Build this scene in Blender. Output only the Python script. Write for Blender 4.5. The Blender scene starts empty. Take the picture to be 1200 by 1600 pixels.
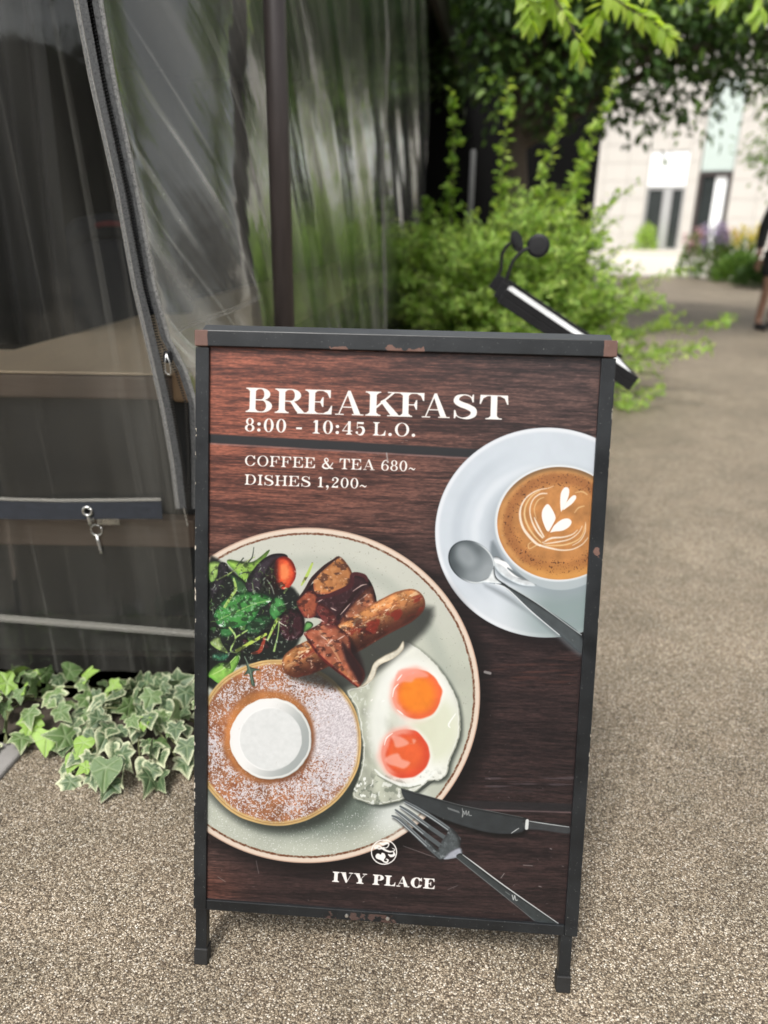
import bpy, bmesh, math, random
import numpy as np
from mathutils import Vector, Matrix
rad = math.radians
SC = bpy.context.scene; COL = SC.collection

# ------------------------------------------------------------------ camera
cam = bpy.data.cameras.new('camera'); camo = bpy.data.objects.new('camera', cam); COL.objects.link(camo); SC.camera = camo
cam.sensor_fit = 'VERTICAL'; cam.sensor_height = 36.0; cam.lens = 36*1211.45/1600; cam.clip_start = .05; cam.clip_end = 400
_p, _r = .368, -.0161
_R0, _D0, _F = Vector((1, 0, 0)), Vector((0, -math.sin(_p), -math.cos(_p))), Vector((0, math.cos(_p), -math.sin(_p)))
_R = _R0*math.cos(_r)+_D0*math.sin(_r); _D = _D0*math.cos(_r)-_R0*math.sin(_r)
camo.matrix_world = Matrix(((_R.x, -_D.x, -_F.x, 0), (_R.y, -_D.y, -_F.y, 0), (_R.z, -_D.z, -_F.z, 1.2277), (0, 0, 0, 1)))
cam.dof.use_dof = True; cam.dof.focus_distance = 1.38; cam.dof.aperture_fstop = 2.1; cam.dof.aperture_blades = 0
# ------------------------------------------------------------------ sky and sun: bright overcast, light from behind the viewer
SUN_EL, SUN_AZ = rad(58), rad(205)          # azimuth clockwise from +Y
W = bpy.data.worlds.new('World'); SC.world = W; W.use_nodes = True
nt = W.node_tree; bg = nt.nodes['Background']; bg.inputs['Strength'].default_value = .13
sky = nt.nodes.new('ShaderNodeTexSky'); sky.sky_type = 'NISHITA'; sky.sun_disc = False; sky.sun_elevation = SUN_EL; sky.sun_rotation = SUN_AZ; sky.dust_density = 4; sky.air_density = 1; sky.ozone_density = 1
hs = nt.nodes.new('ShaderNodeHueSaturation'); hs.inputs['Saturation'].default_value = .16
nt.links.new(sky.outputs[0], hs.inputs['Color']); nt.links.new(hs.outputs[0], bg.inputs[0])
sl = bpy.data.lights.new('sun', 'SUN'); sl.energy = 1.7; sl.angle = rad(13); sl.color = (1, .965, .91)
so = bpy.data.objects.new('sun', sl); COL.objects.link(so)
sd = Vector((math.sin(SUN_AZ)*math.cos(SUN_EL), math.cos(SUN_AZ)*math.cos(SUN_EL), math.sin(SUN_EL)))
so.rotation_euler = sd.to_track_quat('Z', 'Y').to_euler(); so.location = sd*30
vs = SC.view_settings; vs.view_transform = 'Standard'; vs.look = 'None'; vs.exposure = .95; vs.gamma = 1; vs.use_curve_mapping = False
SC.cycles.use_denoising = True; SC.cycles.max_bounces = 10; SC.cycles.transparent_max_bounces = 24; SC.cycles.glossy_bounces = 4

# ------------------------------------------------------------------ helpers
class MB:
    """collects boxes, tubes, lathes and strips; build() links them as ONE mesh object"""
    def __init__(s): s.v = []; s.f = []
    def add(s, vs_, fs): n = len(s.v); s.v += [tuple(x) for x in vs_]; s.f += [tuple(i+n for i in f) for f in fs]; return s
    def box(s, c, d, M=None):
        x, y, z = d[0]/2, d[1]/2, d[2]/2
        V = [Vector(p) for p in ((-x, -y, -z), (x, -y, -z), (x, y, -z), (-x, y, -z), (-x, -y, z), (x, -y, z), (x, y, z), (-x, y, z))]
        V = [(M @ p if M else p)+Vector(c) for p in V]
        return s.add(V, [(0, 3, 2, 1), (4, 5, 6, 7), (0, 1, 5, 4), (1, 2, 6, 5), (2, 3, 7, 6), (3, 0, 4, 7)])
    def bar(s, a, b, w, h, up=(0, 0, 1)):
        a, b = Vector(a), Vector(b); d = (b-a); L = d.length; d.normalize(); u = Vector(up)
        if abs(d.dot(u)) > .95: u = Vector((0, 1, 0))
        r = d.cross(u).normalized(); u = r.cross(d)
        V = [p+r*i*w/2+u*j*h/2 for p in (a, b) for i, j in ((-1, -1), (1, -1), (1, 1), (-1, 1))]
        return s.add(V, [(0, 3, 2, 1), (4, 5, 6, 7), (0, 1, 5, 4), (1, 2, 6, 5), (2, 3, 7, 6), (3, 0, 4, 7)])
    def tube(s, pts, r, n=8, cap=True, flat=1.0):
        P = [Vector(p) for p in pts]; m = len(P); rr = r if hasattr(r, '__len__') else [r]*m; V = []; ref = None
        for i in range(m):
            d = (P[min(i+1, m-1)]-P[max(i-1, 0)]).normalized()
            if ref is None: ref = Vector((0, 0, 1)) if abs(d.z) < .9 else Vector((1, 0, 0))
            x = (ref-d*ref.dot(d)).normalized(); y = d.cross(x); ref = x
            V += [P[i]+(x*math.cos(2*math.pi*k/n)+y*math.sin(2*math.pi*k/n)*flat)*rr[i] for k in range(n)]
        F = [(i*n+k, i*n+(k+1) % n, (i+1)*n+(k+1) % n, (i+1)*n+k) for i in range(m-1) for k in range(n)]
        if cap: F += [tuple(range(n-1, -1, -1)), tuple((m-1)*n+k for k in range(n))]
        return s.add(V, F)
    def prism(s, poly, a, b):
        n = len(poly); V = [a(p) for p in poly]+[b(p) for p in poly]
        return s.add(V, [tuple(range(n-1, -1, -1)), tuple(range(n, 2*n))]+[(i, (i+1) % n, n+(i+1) % n, n+i) for i in range(n)])
    def lathe(s, prof, c, ax=(0, 0, 1), n=20):
        ax = Vector(ax).normalized(); x = ax.orthogonal().normalized(); y = ax.cross(x); c = Vector(c); m = len(prof)
        V = [c+ax*h+(x*math.cos(2*math.pi*k/n)+y*math.sin(2*math.pi*k/n))*r for r, h in prof for k in range(n)]
        F = [(i*n+k, i*n+(k+1) % n, (i+1)*n+(k+1) % n, (i+1)*n+k) for i in range(m-1) for k in range(n)]
        if prof[0][0] > 1e-5: F.append(tuple(range(n-1, -1, -1)))
        if prof[-1][0] > 1e-5: F.append(tuple((m-1)*n+k for k in range(n)))
        return s.add(V, F)
    def torus(s, c, ax, R_, r, n=18, k=8, a0=0, a1=2*math.pi):
        ax = Vector(ax).normalized(); x = ax.orthogonal().normalized(); y = ax.cross(x); c = Vector(c)
        return s.tube([c+(x*math.cos(a0+(a1-a0)*i/n)+y*math.sin(a0+(a1-a0)*i/n))*R_ for i in range(n+1)], r, k)
    def build(s, name, m, parent=None, bevel=0, smooth_=False, seg=2, recalc=True):
        me = bpy.data.meshes.new(name); me.from_pydata(s.v, [], s.f); me.update()
        if recalc:
            bm = bmesh.new(); bm.from_mesh(me); bmesh.ops.recalc_face_normals(bm, faces=bm.faces); bm.to_mesh(me); bm.free()
        return link(name, me, m, parent, bevel, smooth_, seg)
def link(name, me, m, parent=None, bevel=0, smooth_=False, seg=2):
    o = bpy.data.objects.new(name, me); COL.objects.link(o); o.parent = parent
    for q in (m if isinstance(m, (list, tuple)) else [m]): me.materials.append(q)
    if smooth_: me.polygons.foreach_set('use_smooth', [True]*len(me.polygons))
    if bevel:
        b = o.modifiers.new('bevel', 'BEVEL'); b.width = bevel; b.segments = seg; b.limit_method = 'ANGLE'; b.angle_limit = rad(40)
    return o
def tag(o, label, cat, group=None, kind=None):
    if label: o['label'] = label
    if cat: o['category'] = cat
    if group: o['group'] = group
    if kind: o['kind'] = kind
    return o
def thing(name, label, cat, loc=(0, 0, 0), rz=0, group=None):
    o = bpy.data.objects.new(name, None); o.empty_display_size = .1; COL.objects.link(o); o.location = loc; o.rotation_euler = (0, 0, rz)
    return tag(o, label, cat, group)
def setting(o): o['kind'] = 'structure'; return o
def stuff(o): o['kind'] = 'stuff'; return o

class NB:
    """small node-tree builder"""
    def __init__(s, name):
        s.m = bpy.data.materials.new(name); s.m.use_nodes = True; s.t = s.m.node_tree; s.t.nodes.clear(); s.out = s.t.nodes.new('ShaderNodeOutputMaterial')
    def n(s, ty, ins=None, **kw):
        nd = s.t.nodes.new(ty)
        for k, v in kw.items(): setattr(nd, k, v)
        for k, v in (ins or {}).items(): s.put(nd, k, v)
        return nd
    def put(s, nd, k, v):
        if isinstance(v, bpy.types.Node): v = v.outputs[0]
        if isinstance(v, bpy.types.NodeSocket): s.t.links.new(v, nd.inputs[k])
        else: nd.inputs[k].default_value = v
    def obj(s): return s.n('ShaderNodeTexCoord').outputs['Object']
    def noise(s, vec, scale, detail=4, rough=.55, sc=None, dist=0):
        if sc: vec = s.n('ShaderNodeMapping', {'Vector': vec, 'Scale': sc})
        return s.n('ShaderNodeTexNoise', {'Vector': vec, 'Scale': scale, 'Detail': detail, 'Roughness': rough, 'Distortion': dist}).outputs[0]
    def ramp(s, f, stops, interp='LINEAR'):
        r = s.n('ShaderNodeValToRGB', {'Fac': f}); r.color_ramp.interpolation = interp; e = r.color_ramp.elements
        while len(e) > 1: e.remove(e[-1])
        for i, (p, c) in enumerate(stops):
            el = e[0] if i == 0 else e.new(p); el.position = p; el.color = (*c, 1) if hasattr(c, '__len__') else (c, c, c, 1)
        return r.outputs[0]
    def mix(s, f, a, b, bt='MIX'):
        m = s.n('ShaderNodeMix', data_type='RGBA', blend_type=bt)
        for i, v in ((0, f), (6, a), (7, b)):
            if isinstance(v, bpy.types.NodeSocket): s.t.links.new(v, m.inputs[i])
            else: m.inputs[i].default_value = v if i == 0 else ((*v, 1) if len(v) == 3 else v)
        return m.outputs[2]
    def math(s, op, a, b=0., c=None):
        m = s.n('ShaderNodeMath', operation=op); s.put(m, 0, a); s.put(m, 1, b)
        if c is not None: s.put(m, 2, c)
        return m.outputs[0]
    def bump(s, h, strength=.3, dist=.01, normal=None):
        b = s.n('ShaderNodeBump', {'Height': h, 'Strength': strength, 'Distance': dist})
        if normal is not None: s.put(b, 'Normal', normal)
        return b.outputs[0]
    def pbr(s, col, rough=.6, normal=None, metal=0., spec=.5, **kw):
        p = s.n('ShaderNodeBsdfPrincipled', {'Roughness': rough, 'Metallic': metal, 'Specular IOR Level': spec})
        if isinstance(col, bpy.types.NodeSocket): s.put(p, 'Base Color', col)
        else: p.inputs['Base Color'].default_value = (*col, 1)
        if normal is not None: s.put(p, 'Normal', normal)
        for k, v in kw.items(): s.put(p, k.replace('_', ' '), v)
        return p.outputs[0]
    def done(s, sh): s.t.links.new(sh, s.out.inputs[0]); return s.m
def simple(name, col, rough=.6, var=.25, scale=8, bump=.1, metal=0., spec=.5, sc=None):
    b = NB(name); v = b.obj(); n = b.noise(v, scale, 5, .6, sc)
    c = b.mix(n, tuple(x*(1-var) for x in col), tuple(min(1, x*(1+var)) for x in col))
    return b.done(b.pbr(c, b.math('MULTIPLY_ADD', n, .25, rough-.12), b.bump(n, bump, .004), metal, spec))

# ------------------------------------------------------------------ materials
def m_ground():
    b = NB('washed_gravel'); v = b.obj()
    vo = b.n('ShaderNodeTexVoronoi', {'Vector': v, 'Scale': 345., 'Randomness': 1.}); v2 = b.n('ShaderNodeTexVoronoi', {'Vector': v, 'Scale': 560.})
    sep = b.n('ShaderNodeSeparateColor', {'Color': vo.outputs['Color']})
    peb = b.ramp(sep.outputs[0], [(0, (.10, .072, .048)), (.2, (.19, .145, .10)), (.42, (.29, .232, .163)), (.62, (.39, .318, .23)), (.80, (.51, .43, .325)), (.93, (.68, .60, .485)), (1, (.82, .76, .67))])
    gap = b.ramp(vo.outputs['Distance'], [(.34, 1.), (.68, .40)])
    c = b.mix(1., peb, gap, 'MULTIPLY')
    fine = b.ramp(v2.outputs['Distance'], [(.1, 1.1), (.7, .75)]); c = b.mix(.6, c, fine, 'MULTIPLY')
    st = b.noise(v, 1.1, 5, .6); c = b.mix(1., c, b.ramp(st, [(.3, .70), (.7, 1.13)]), 'MULTIPLY')
    s2 = b.noise(v, 6, 4, .6); c = b.mix(1., c, b.ramp(s2, [(.35, (.88, .88, .86)), (.65, (1.08, 1.06, 1.04))]), 'MULTIPLY')
    h = b.math('SUBTRACT', 1., vo.outputs['Distance'])
    return b.done(b.pbr(c, .62, b.bump(h, .8, .0028), spec=.35))
def m_black():
    b = NB('chipped_black_paint'); v = b.obj()
    n = b.noise(v, 45, 6, .65); n2 = b.noise(v, 14, 3, .6); big = b.noise(v, 5, 3, .5)
    x = b.n('ShaderNodeSeparateXYZ', {'Vector': v})
    ax = b.math('ABSOLUTE', x.outputs[0])
    cap = b.math('GREATER_THAN', x.outputs[2], 1.026)
    corner = b.math('MULTIPLY', b.math('MULTIPLY', b.math('GREATER_THAN', b.math('ADD', ax, b.math('MULTIPLY', b.math('SUBTRACT', n2, .5), .012)), .3055), cap), b.math('GREATER_THAN', b.math('ADD', n2, .1), b.math('MULTIPLY', n, .62)))
    lowedge = b.math('MULTIPLY', b.math('MULTIPLY', b.math('LESS_THAN', x.outputs[2], b.math("ADD", 1.0300, b.math('MULTIPLY', b.math('SUBTRACT', n, .44), .035))), b.math('GREATER_THAN', x.outputs[2], 1.0272)), b.math('GREATER_THAN', n2, .57))
    spots = b.math('GREATER_THAN', b.math('ADD', b.math('MULTIPLY', n2, .7), b.math('MULTIPLY', n, .3)), .64)
    spots = b.math('MULTIPLY', spots, b.math('GREATER_THAN', big, .50))
    rust = b.math('MAXIMUM', b.math('MAXIMUM', corner, lowedge), spots)
    hole = b.math('MULTIPLY', b.math('LESS_THAN', x.outputs[2], .1165), b.math('LESS_THAN', b.math('ADD', b.math('ABSOLUTE', b.math('ADD', x.outputs[0], .028)), b.math('MULTIPLY', b.math('SUBTRACT', n2, .5), .25)), .05)); rust = b.math('MAXIMUM', rust, b.math('MULTIPLY', b.math('MULTIPLY', hole, b.math('GREATER_THAN', n, .54)), .4))
    chip = b.math('MULTIPLY', b.math('GREATER_THAN', ax, .3252), b.math('GREATER_THAN', b.noise(v, 70, 4, .7, (1, 1, .6)), .60))
    rc = b.mix(n, (.065, .034, .027), (.155, .085, .066))
    dust = b.ramp(n2, [(.35, (.006, .007, .008)), (.75, (.015, .017, .019))])
    c = b.mix(rust, dust, rc)
    c = b.mix(chip, c, (.40, .36, .30))
    sp = b.math('GREATER_THAN', b.noise(v, 420, 2, .38), .735); c = b.mix(b.math('MULTIPLY', sp, .5), c, (.22, .22, .21))
    h = b.math('ADD', b.math('MULTIPLY', rust, -.6), b.math('MULTIPLY', n, .25))
    return b.done(b.pbr(c, b.math('MULTIPLY_ADD', rust, .35, b.math('MULTIPLY_ADD', n2, .2, .28)), b.bump(h, .5, .002), spec=.4))
def m_poster(img):
    b = NB('printed_laminate'); uv = b.n('ShaderNodeTexCoord').outputs['UV']; v = b.obj()
    t = b.n('ShaderNodeTexImage', {'Vector': uv}, image=img, extension='EXTEND', interpolation='Cubic')
    n = b.noise(v, 60, 5, .7)
    return b.done(b.pbr(t.outputs[0], b.math('MULTIPLY_ADD', n, .12, .36), b.bump(n, .02, .001), spec=.38))
def m_plastic(name, haze, tint, streak, sbump=.5, rough=.05, fmul=1.7, ang=(0, 0, 0), wr=.02, det=5, glints=.0):
    b = NB(name); v = b.obj()
    rot = b.n('ShaderNodeMapping', {'Vector': v, 'Rotation': tuple(rad(a) for a in ang)})
    s1 = b.noise(rot, 1., det, .5, streak); s2 = b.noise(rot, 1., det, .5, tuple(k*3.1 for k in streak)); w = b.noise(v, 3.2, 3, .5)
    sp = b.noise(v, 90, 5, .75)
    h = b.math('ADD', b.math('ADD', b.math('MULTIPLY', s1, 1.), b.math('MULTIPLY', s2, .35)), b.math('MULTIPLY', w, 1.5))
    nb = b.bump(h, sbump, wr)
    fr = b.n('ShaderNodeFresnel', {'IOR': 1.45, 'Normal': nb})
    fac = b.math('MINIMUM', b.math('MULTIPLY', fr, fmul), .95)
    hz = b.math('MULTIPLY', b.ramp(s1, [(.30, .45), (.52, .8), (.62, 1.5), (.70, 2.6)]), haze)
    s3 = b.noise(rot, 1., 2, .5, tuple(k*f for k, f in zip(streak, (4.2, 4.2, .22)))); hz = b.math('ADD', hz, b.math('MULTIPLY', b.math('MULTIPLY', b.ramp(s3, [(.58, 0.), (.70, 1.)]), b.ramp(w, [(.35, .2), (.65, 1.)])), glints))  # pale streaks added to the haze stand in for glints on creases
    hz = b.math('ADD', hz, b.math('MULTIPLY', b.ramp(sp, [(.58, 0.), (.72, 1.)]), haze*.8))
    z = b.n('ShaderNodeSeparateXYZ', {'Vector': v}).outputs[2]
    hz = b.math('MULTIPLY', hz, b.ramp(b.math('MULTIPLY', z, .5), [(.0, 1.5), (.35, 1.1), (.8, .8)]))
    tr = b.n('ShaderNodeBsdfTransparent', {'Color': (*tint, 1)}); df = b.n('ShaderNodeBsdfDiffuse', {'Color': (.62, .61, .55, 1), 'Normal': nb})
    m1 = b.n('ShaderNodeMixShader', {0: b.math('MINIMUM', hz, .8), 1: tr, 2: df}); gl = b.n('ShaderNodeBsdfGlossy', {'Roughness': rough, 'Normal': nb, 'Color': (.9, .93, .92, 1)})
    return b.done(b.n('ShaderNodeMixShader', {0: fac, 1: m1.outputs[0], 2: gl.outputs[0]}).outputs[0])
def m_leaf(name, c0, c1, c2=None, tr=.45, rough=.45, gloss=.3, veins=False):
    """leaf: colour drawn per leaf, light passes through"""
    b = NB(name); v = b.obj(); g = b.n('ShaderNodeNewGeometry'); oi = b.n('ShaderNodeObjectInfo')
    r = b.math('FRACT', b.math('ADD', g.outputs['Random Per Island'], oi.outputs['Random']))
    c = b.ramp(r, [(0, c0), (.6, c1), (1, c2 or c1)]); n = b.noise(v, 60, 3, .6); c = b.mix(1., c, b.ramp(n, [(.3, .8), (.7, 1.15)]), 'MULTIPLY')
    nb = b.bump(n, .3, .002)
    p = b.pbr(c, rough, nb, spec=gloss); t = b.n('ShaderNodeBsdfTranslucent', {'Color': b.mix(1., c, (1.5, 1.5, .7, 1), 'MULTIPLY')})
    return b.done(b.n('ShaderNodeMixShader', {0: tr, 1: p, 2: t.outputs[0]}).outputs[0])
def m_ivy(name, margin, g0, g1, cream):
    b = NB(name); v = b.obj(); e = b.n('ShaderNodeAttribute', attribute_name='edge').outputs['Fac']; mid = b.n('ShaderNodeAttribute', attribute_name='vein').outputs['Fac']; oi = b.n('ShaderNodeObjectInfo').outputs['Random']
    n = b.noise(b.n('ShaderNodeVectorMath', {0: v, 1: oi}, operation='ADD'), 55, 4, .6)
    k = b.math('ADD', e, b.math('MULTIPLY', b.math('SUBTRACT', n, .5), 1.5)); k = b.math('ADD', k, b.math('MULTIPLY', b.math('SUBTRACT', oi, .5), .30)); k = b.ramp(k, [(margin, 0.), (min(1., margin+.10), 1.)])
    gr = b.mix(b.math('MULTIPLY_ADD', n, .8, b.math('MULTIPLY', oi, .5)), g0, g1)
    gr = b.mix(b.math('MULTIPLY', b.ramp(mid, [(.0, 1.), (.22, 0.)]), .45), gr, (.30, .36, .20, 1))
    c = b.mix(k, gr, cream); nb = b.bump(b.math('ADD', b.math('MULTIPLY', n, .6), b.math('MULTIPLY', b.ramp(mid, [(0., 0.), (.3, 1.)]), .7)), .5, .003)
    p = b.pbr(c, .36, nb, spec=.5); t = b.n('ShaderNodeBsdfTranslucent', {'Color': c})
    return b.done(b.n('ShaderNodeMixShader', {0: .18, 1: p, 2: t.outputs[0]}).outputs[0])
M = {}
M['ground'] = m_ground(); M['paint'] = m_black()
M['plaza'] = simple('pale_stone_paving', (.52, .48, .42), .7, .12, 3); M['soil'] = simple('dark_soil', (.05, .038, .028), .9, .4, 30, .5)
M['rubber'] = simple('black_rubber', (.010, .010, .010), .65, .3, 40, .2)
M['paint_plain'] = simple('black_paint', (.040, .043, .046), .36, .3, 20, .08, spec=.5); M['steel'] = simple('worn_brown_steel', (.050, .040, .038), .42, .45, 9, .15, .2, .5, (4, 4, .6)); M['grey_steel'] = simple('grey_steel', (.09, .09, .09), .5, .2)  # black_paint is greyed for dust and for sky sheen put into its colour
M['bright'] = simple('zinc_hardware', (.55, .55, .53), .28, .2, 120, .1, .95); M['darkmetal'] = simple('matt_black_metal', (.007, .007, .008), .55, .3, 20, .05, spec=.3)
M['wood'] = simple('brown_painted_wood', (.16, .115, .088), .6, .3, 4, .25, sc=(1.5, 6, 14)); M['counter'] = simple('beige_counter_wood', (.66, .52, .37), .55, .16, 3, .12, sc=(6, .8, 6)); M['rawwood'] = simple('raw_tan_wood', (.40, .26, .15), .6, .3, 10, .2)
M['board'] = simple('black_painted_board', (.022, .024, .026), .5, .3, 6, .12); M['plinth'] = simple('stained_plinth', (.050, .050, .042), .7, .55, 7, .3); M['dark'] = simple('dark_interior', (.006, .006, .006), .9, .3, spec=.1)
M['concrete'] = simple('brown_concrete', (.30, .23, .18), .85, .2, 12, .2); M['edging'] = simple('grey_edging_stone', (.20, .19, .18), .85, .2, 30, .3)
M['drape'] = simple('black_drape', (.020, .020, .022), .75, .3, 8, .1); M['navy'] = simple('navy_cloth', (.010, .012, .022), .8, .3, 30, .2); M['red'] = simple('red_cloth', (.16, .02, .025), .7, .2)
M['webbing'] = simple('navy_black_webbing', (.014, .017, .024), .7, .5, 60, .3); M['weld'] = NB('plastic_weld'); M['weld'] = M['weld'].done(M['weld'].pbr((.33, .32, .29), .4, Alpha=.38))
b_ = NB('zipper_tape'); n_ = b_.noise(b_.obj(), 220, 3, .7); M['tape'] = b_.done(b_.pbr(b_.ramp(n_, [(.35, (.030, .032, .034)), (.65, (.085, .087, .088))]), .5, b_.bump(n_, .4, .001), Alpha=.82)); M['teeth'] = simple('zipper_teeth', (.010, .010, .010), .3, .2)
b_ = NB('grey_vinyl_tape'); n_ = b_.noise(b_.obj(), 260, 3, .7); M['tapeclear'] = b_.done(b_.pbr(b_.ramp(n_, [(.35, (.07, .07, .072)), (.65, (.27, .27, .265))]), .3, b_.bump(n_, .4, .001), Alpha=.75))
M['front_plastic'] = m_plastic('clear_front_sheet', .022, (.93, .93, .91), (7, 1, .8), .30, .05, 1.15, (0, 4, 0), .012, 2, .07)
M['side_plastic'] = m_plastic('wrinkled_side_sheet', .20, (.86, .89, .85), (.8, 7, .35), .17, .12, 1.9, (-38, 0, 0), .03, 2, .38)
M['stone'] = simple('pale_stone_cladding', (.49, .465, .43), .7, .08, 1.5, .1); M['whitepanel'] = simple('white_panel', (.85, .87, .88), .4, .03); M['greenglass'] = simple('pale_green_glass', (.45, .52, .49), .12, .06); M['darkglass'] = simple('dark_glass', (.03, .035, .035), .08, .3, 2); M['frame_grey'] = simple('grey_aluminium', (.42, .42, .42), .4, .05, metal=.3)
M['trunk'] = simple('bark', (.09, .07, .055), .9, .4, 12, .8, sc=(4, 4, .8)); M['twig'] = simple('green_twig', (.10, .11, .045), .8, .3, 20)
M['shrub'] = m_leaf('shrub_leaf', (.10, .20, .032), (.22, .36, .06), (.34, .47, .10), .42, .5, .25); M['shrub_tip'] = m_leaf('young_shrub_leaf', (.22, .37, .075), (.35, .50, .12), (.48, .58, .17), .45, .5, .25)
M['tree'] = m_leaf('tree_leaf', (.026, .060, .016), (.052, .105, .026), (.09, .155, .034), .30, .4, .4); M['newleaf'] = m_leaf('fresh_leaf', (.28, .42, .06), (.38, .52, .09), (.48, .58, .14), .55, .4, .35)
M['midleaf'] = m_leaf('mid_leaf', (.07, .14, .03), (.12, .22, .045), (.20, .31, .07), .4, .45, .3)
M['ivy_var'] = m_ivy('variegated_ivy', .80, (.034, .068, .030), (.088, .145, .062), (.52, .54, .35)); M['ivy_green'] = m_ivy('green_ivy', .98, (.045, .092, .027), (.12, .20, .058), (.52, .55, .34)); M['ivy_young'] = m_ivy('young_ivy', 1.2, (.16, .28, .045), (.27, .42, .08), (.55, .60, .36))
M['skin'] = simple('skin', (.22, .12, .08), .5, .08, 10, .02); M['cloth_black'] = simple('black_cloth', (.012, .012, .013), .85, .2, 40, .2); M['hair'] = simple('black_hair', (.010, .009, .008), .5, .2)
M['paper'] = simple('white_menu_paper', (.80, .80, .80), .45, .04, 20, .02)
for nm, c in (('purple', (.34, .28, .46)), ('pink', (.55, .34, .41)), ('yellow', (.60, .50, .12)), ('orange', (.56, .36, .34))): M[nm] = m_leaf(nm+'_petal', tuple(x*.8 for x in c), c, tuple(min(1, x*1.25) for x in c), .3, .6, .1)
PRINT_GAIN = .60
# ------------------------------------------------------------------ the printed poster (flat art)
class Art:
    """Paints the flat print of the sign. ART units: a drawing grid measured over the print."""
    def __init__(s, M, u0, u1, v0, v1, W, Hh):
        uu = np.linspace(u0, u1, W, dtype=np.float32)[None, :].repeat(Hh, 0)
        vv = np.linspace(v0, v1, Hh, dtype=np.float32)[:, None].repeat(W, 1)
        w = M[2][0]*uu + M[2][1]*vv + M[2][2]
        s.X = (M[0][0]*uu + M[0][1]*vv + M[0][2])/w
        s.Y = (M[1][0]*uu + M[1][1]*vv + M[1][2])/w
        s.img = np.zeros((Hh, W, 3), np.float32)
        s.M = np.array(M); s.Mi = np.linalg.inv(s.M); s.box = (u0, u1, v0, v1); s.W = W; s.H = Hh
    def win(s, x0, y0, x1, y1):
        P = s.Mi @ np.array([[x0, x1, x0, x1], [y0, y0, y1, y1], [1, 1, 1, 1]], float)
        u, v = P[0]/P[2], P[1]/P[2]
        u0, u1, v0, v1 = s.box
        i0 = int(np.clip(np.floor((u.min()-u0)/(u1-u0)*s.W)-2, 0, s.W)); i1 = int(np.clip(np.ceil((u.max()-u0)/(u1-u0)*s.W)+2, 0, s.W))
        j0 = int(np.clip(np.floor((v.min()-v0)/(v1-v0)*s.H)-2, 0, s.H)); j1 = int(np.clip(np.ceil((v.max()-v0)/(v1-v0)*s.H)+2, 0, s.H))
        return (slice(j0, j1), slice(i0, i1))
    def put(s, w, col, a):
        a = np.clip(a, 0, 1)
        if a.ndim == 2: a = a[..., None]
        s.img[w] = s.img[w]*(1-a) + np.asarray(col, np.float32)*a

def rgb(*c): return np.array(c, np.float32)/255.0
_lat = {}
def vnoise(x, y, seed=0):
    k = seed % 17
    if k not in _lat: _lat[k] = np.random.RandomState(100+k).rand(256, 256).astype(np.float32)
    L = _lat[k]
    xi = np.floor(x).astype(np.int32); yi = np.floor(y).astype(np.int32)
    fx = (x-xi).astype(np.float32); fy = (y-yi).astype(np.float32)
    fx = fx*fx*(3-2*fx); fy = fy*fy*(3-2*fy)
    a = L[yi & 255, xi & 255]; b = L[yi & 255, (xi+1) & 255]; c = L[(yi+1) & 255, xi & 255]; d = L[(yi+1) & 255, (xi+1) & 255]
    return (a*(1-fx)+b*fx)*(1-fy) + (c*(1-fx)+d*fx)*fy
def fbm(x, y, sx, sy=None, o=3, seed=0):
    sy = sy or sx; r = 0; t = 0; a = 1.0
    for k in range(o):
        r = r + a*vnoise(x/sx*2**k+13.7*k+seed*3.1, y/sy*2**k+7.3*k+seed*5.7, seed+k); t += a; a *= .55
    return r/t
def ss(a, b, x):
    t = np.clip((x-a)/(b-a), 0, 1); return t*t*(3-2*t)
def smooth(pts, n=6, closed=True):
    p = np.array(pts, float); m = len(p); out = []
    rng = range(m) if closed else range(m-1)
    for i in rng:
        if closed: a, b, c, d = p[(i-1) % m], p[i], p[(i+1) % m], p[(i+2) % m]
        else: a, b, c, d = p[max(i-1, 0)], p[i], p[i+1], p[min(i+2, m-1)]
        for t in np.arange(n)/n:
            out.append(.5*((2*b)+(c-a)*t+(2*a-5*b+4*c-d)*t*t+(3*b-a-3*c+d)*t**3))
    if not closed: out.append(p[-1])
    return np.array(out)
def sd_poly(x, y, pts):
    p = np.asarray(pts, np.float32); m = len(p)
    d = np.full(x.shape, 1e9, np.float32); ins = np.zeros(x.shape, bool)
    for i in range(m):
        ax, ay = p[i]; bx, by = p[(i+1) % m]
        ex, ey = bx-ax, by-ay; L = ex*ex+ey*ey+1e-12
        t = np.clip(((x-ax)*ex+(y-ay)*ey)/L, 0, 1)
        d = np.minimum(d, (x-ax-t*ex)**2+(y-ay-t*ey)**2)
        if ay != by:
            ins ^= ((ay > y) != (by > y)) & (x < ex*(y-ay)/(by-ay)+ax)
    d = np.sqrt(d); return np.where(ins, -d, d)
def sd_ell(x, y, cx, cy, rx, ry, rot=0.0):
    c, s_ = math.cos(rot), math.sin(rot)
    a = (x-cx)*c+(y-cy)*s_; b = -(x-cx)*s_+(y-cy)*c
    k = np.sqrt((a/rx)**2+(b/ry)**2); g = np.sqrt((a/rx**2)**2+(b/ry**2)**2)+1e-9
    return k*(k-1)/g
def sd_path(x, y, pts, radii):
    p = np.asarray(pts, np.float32); d = np.full(x.shape, 1e9, np.float32)
    for i in range(len(p)-1):
        ax, ay = p[i]; bx, by = p[i+1]; ex, ey = bx-ax, by-ay; L = ex*ex+ey*ey+1e-12
        t = np.clip(((x-ax)*ex+(y-ay)*ey)/L, 0, 1)
        d = np.minimum(d, np.hypot(x-ax-t*ex, y-ay-t*ey)-(radii[i]*(1-t)+radii[i+1]*t))
    return d
def Z(ox, oy, k): return lambda pts: [(ox+a/k, oy+b/k) for a, b in pts]
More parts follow.
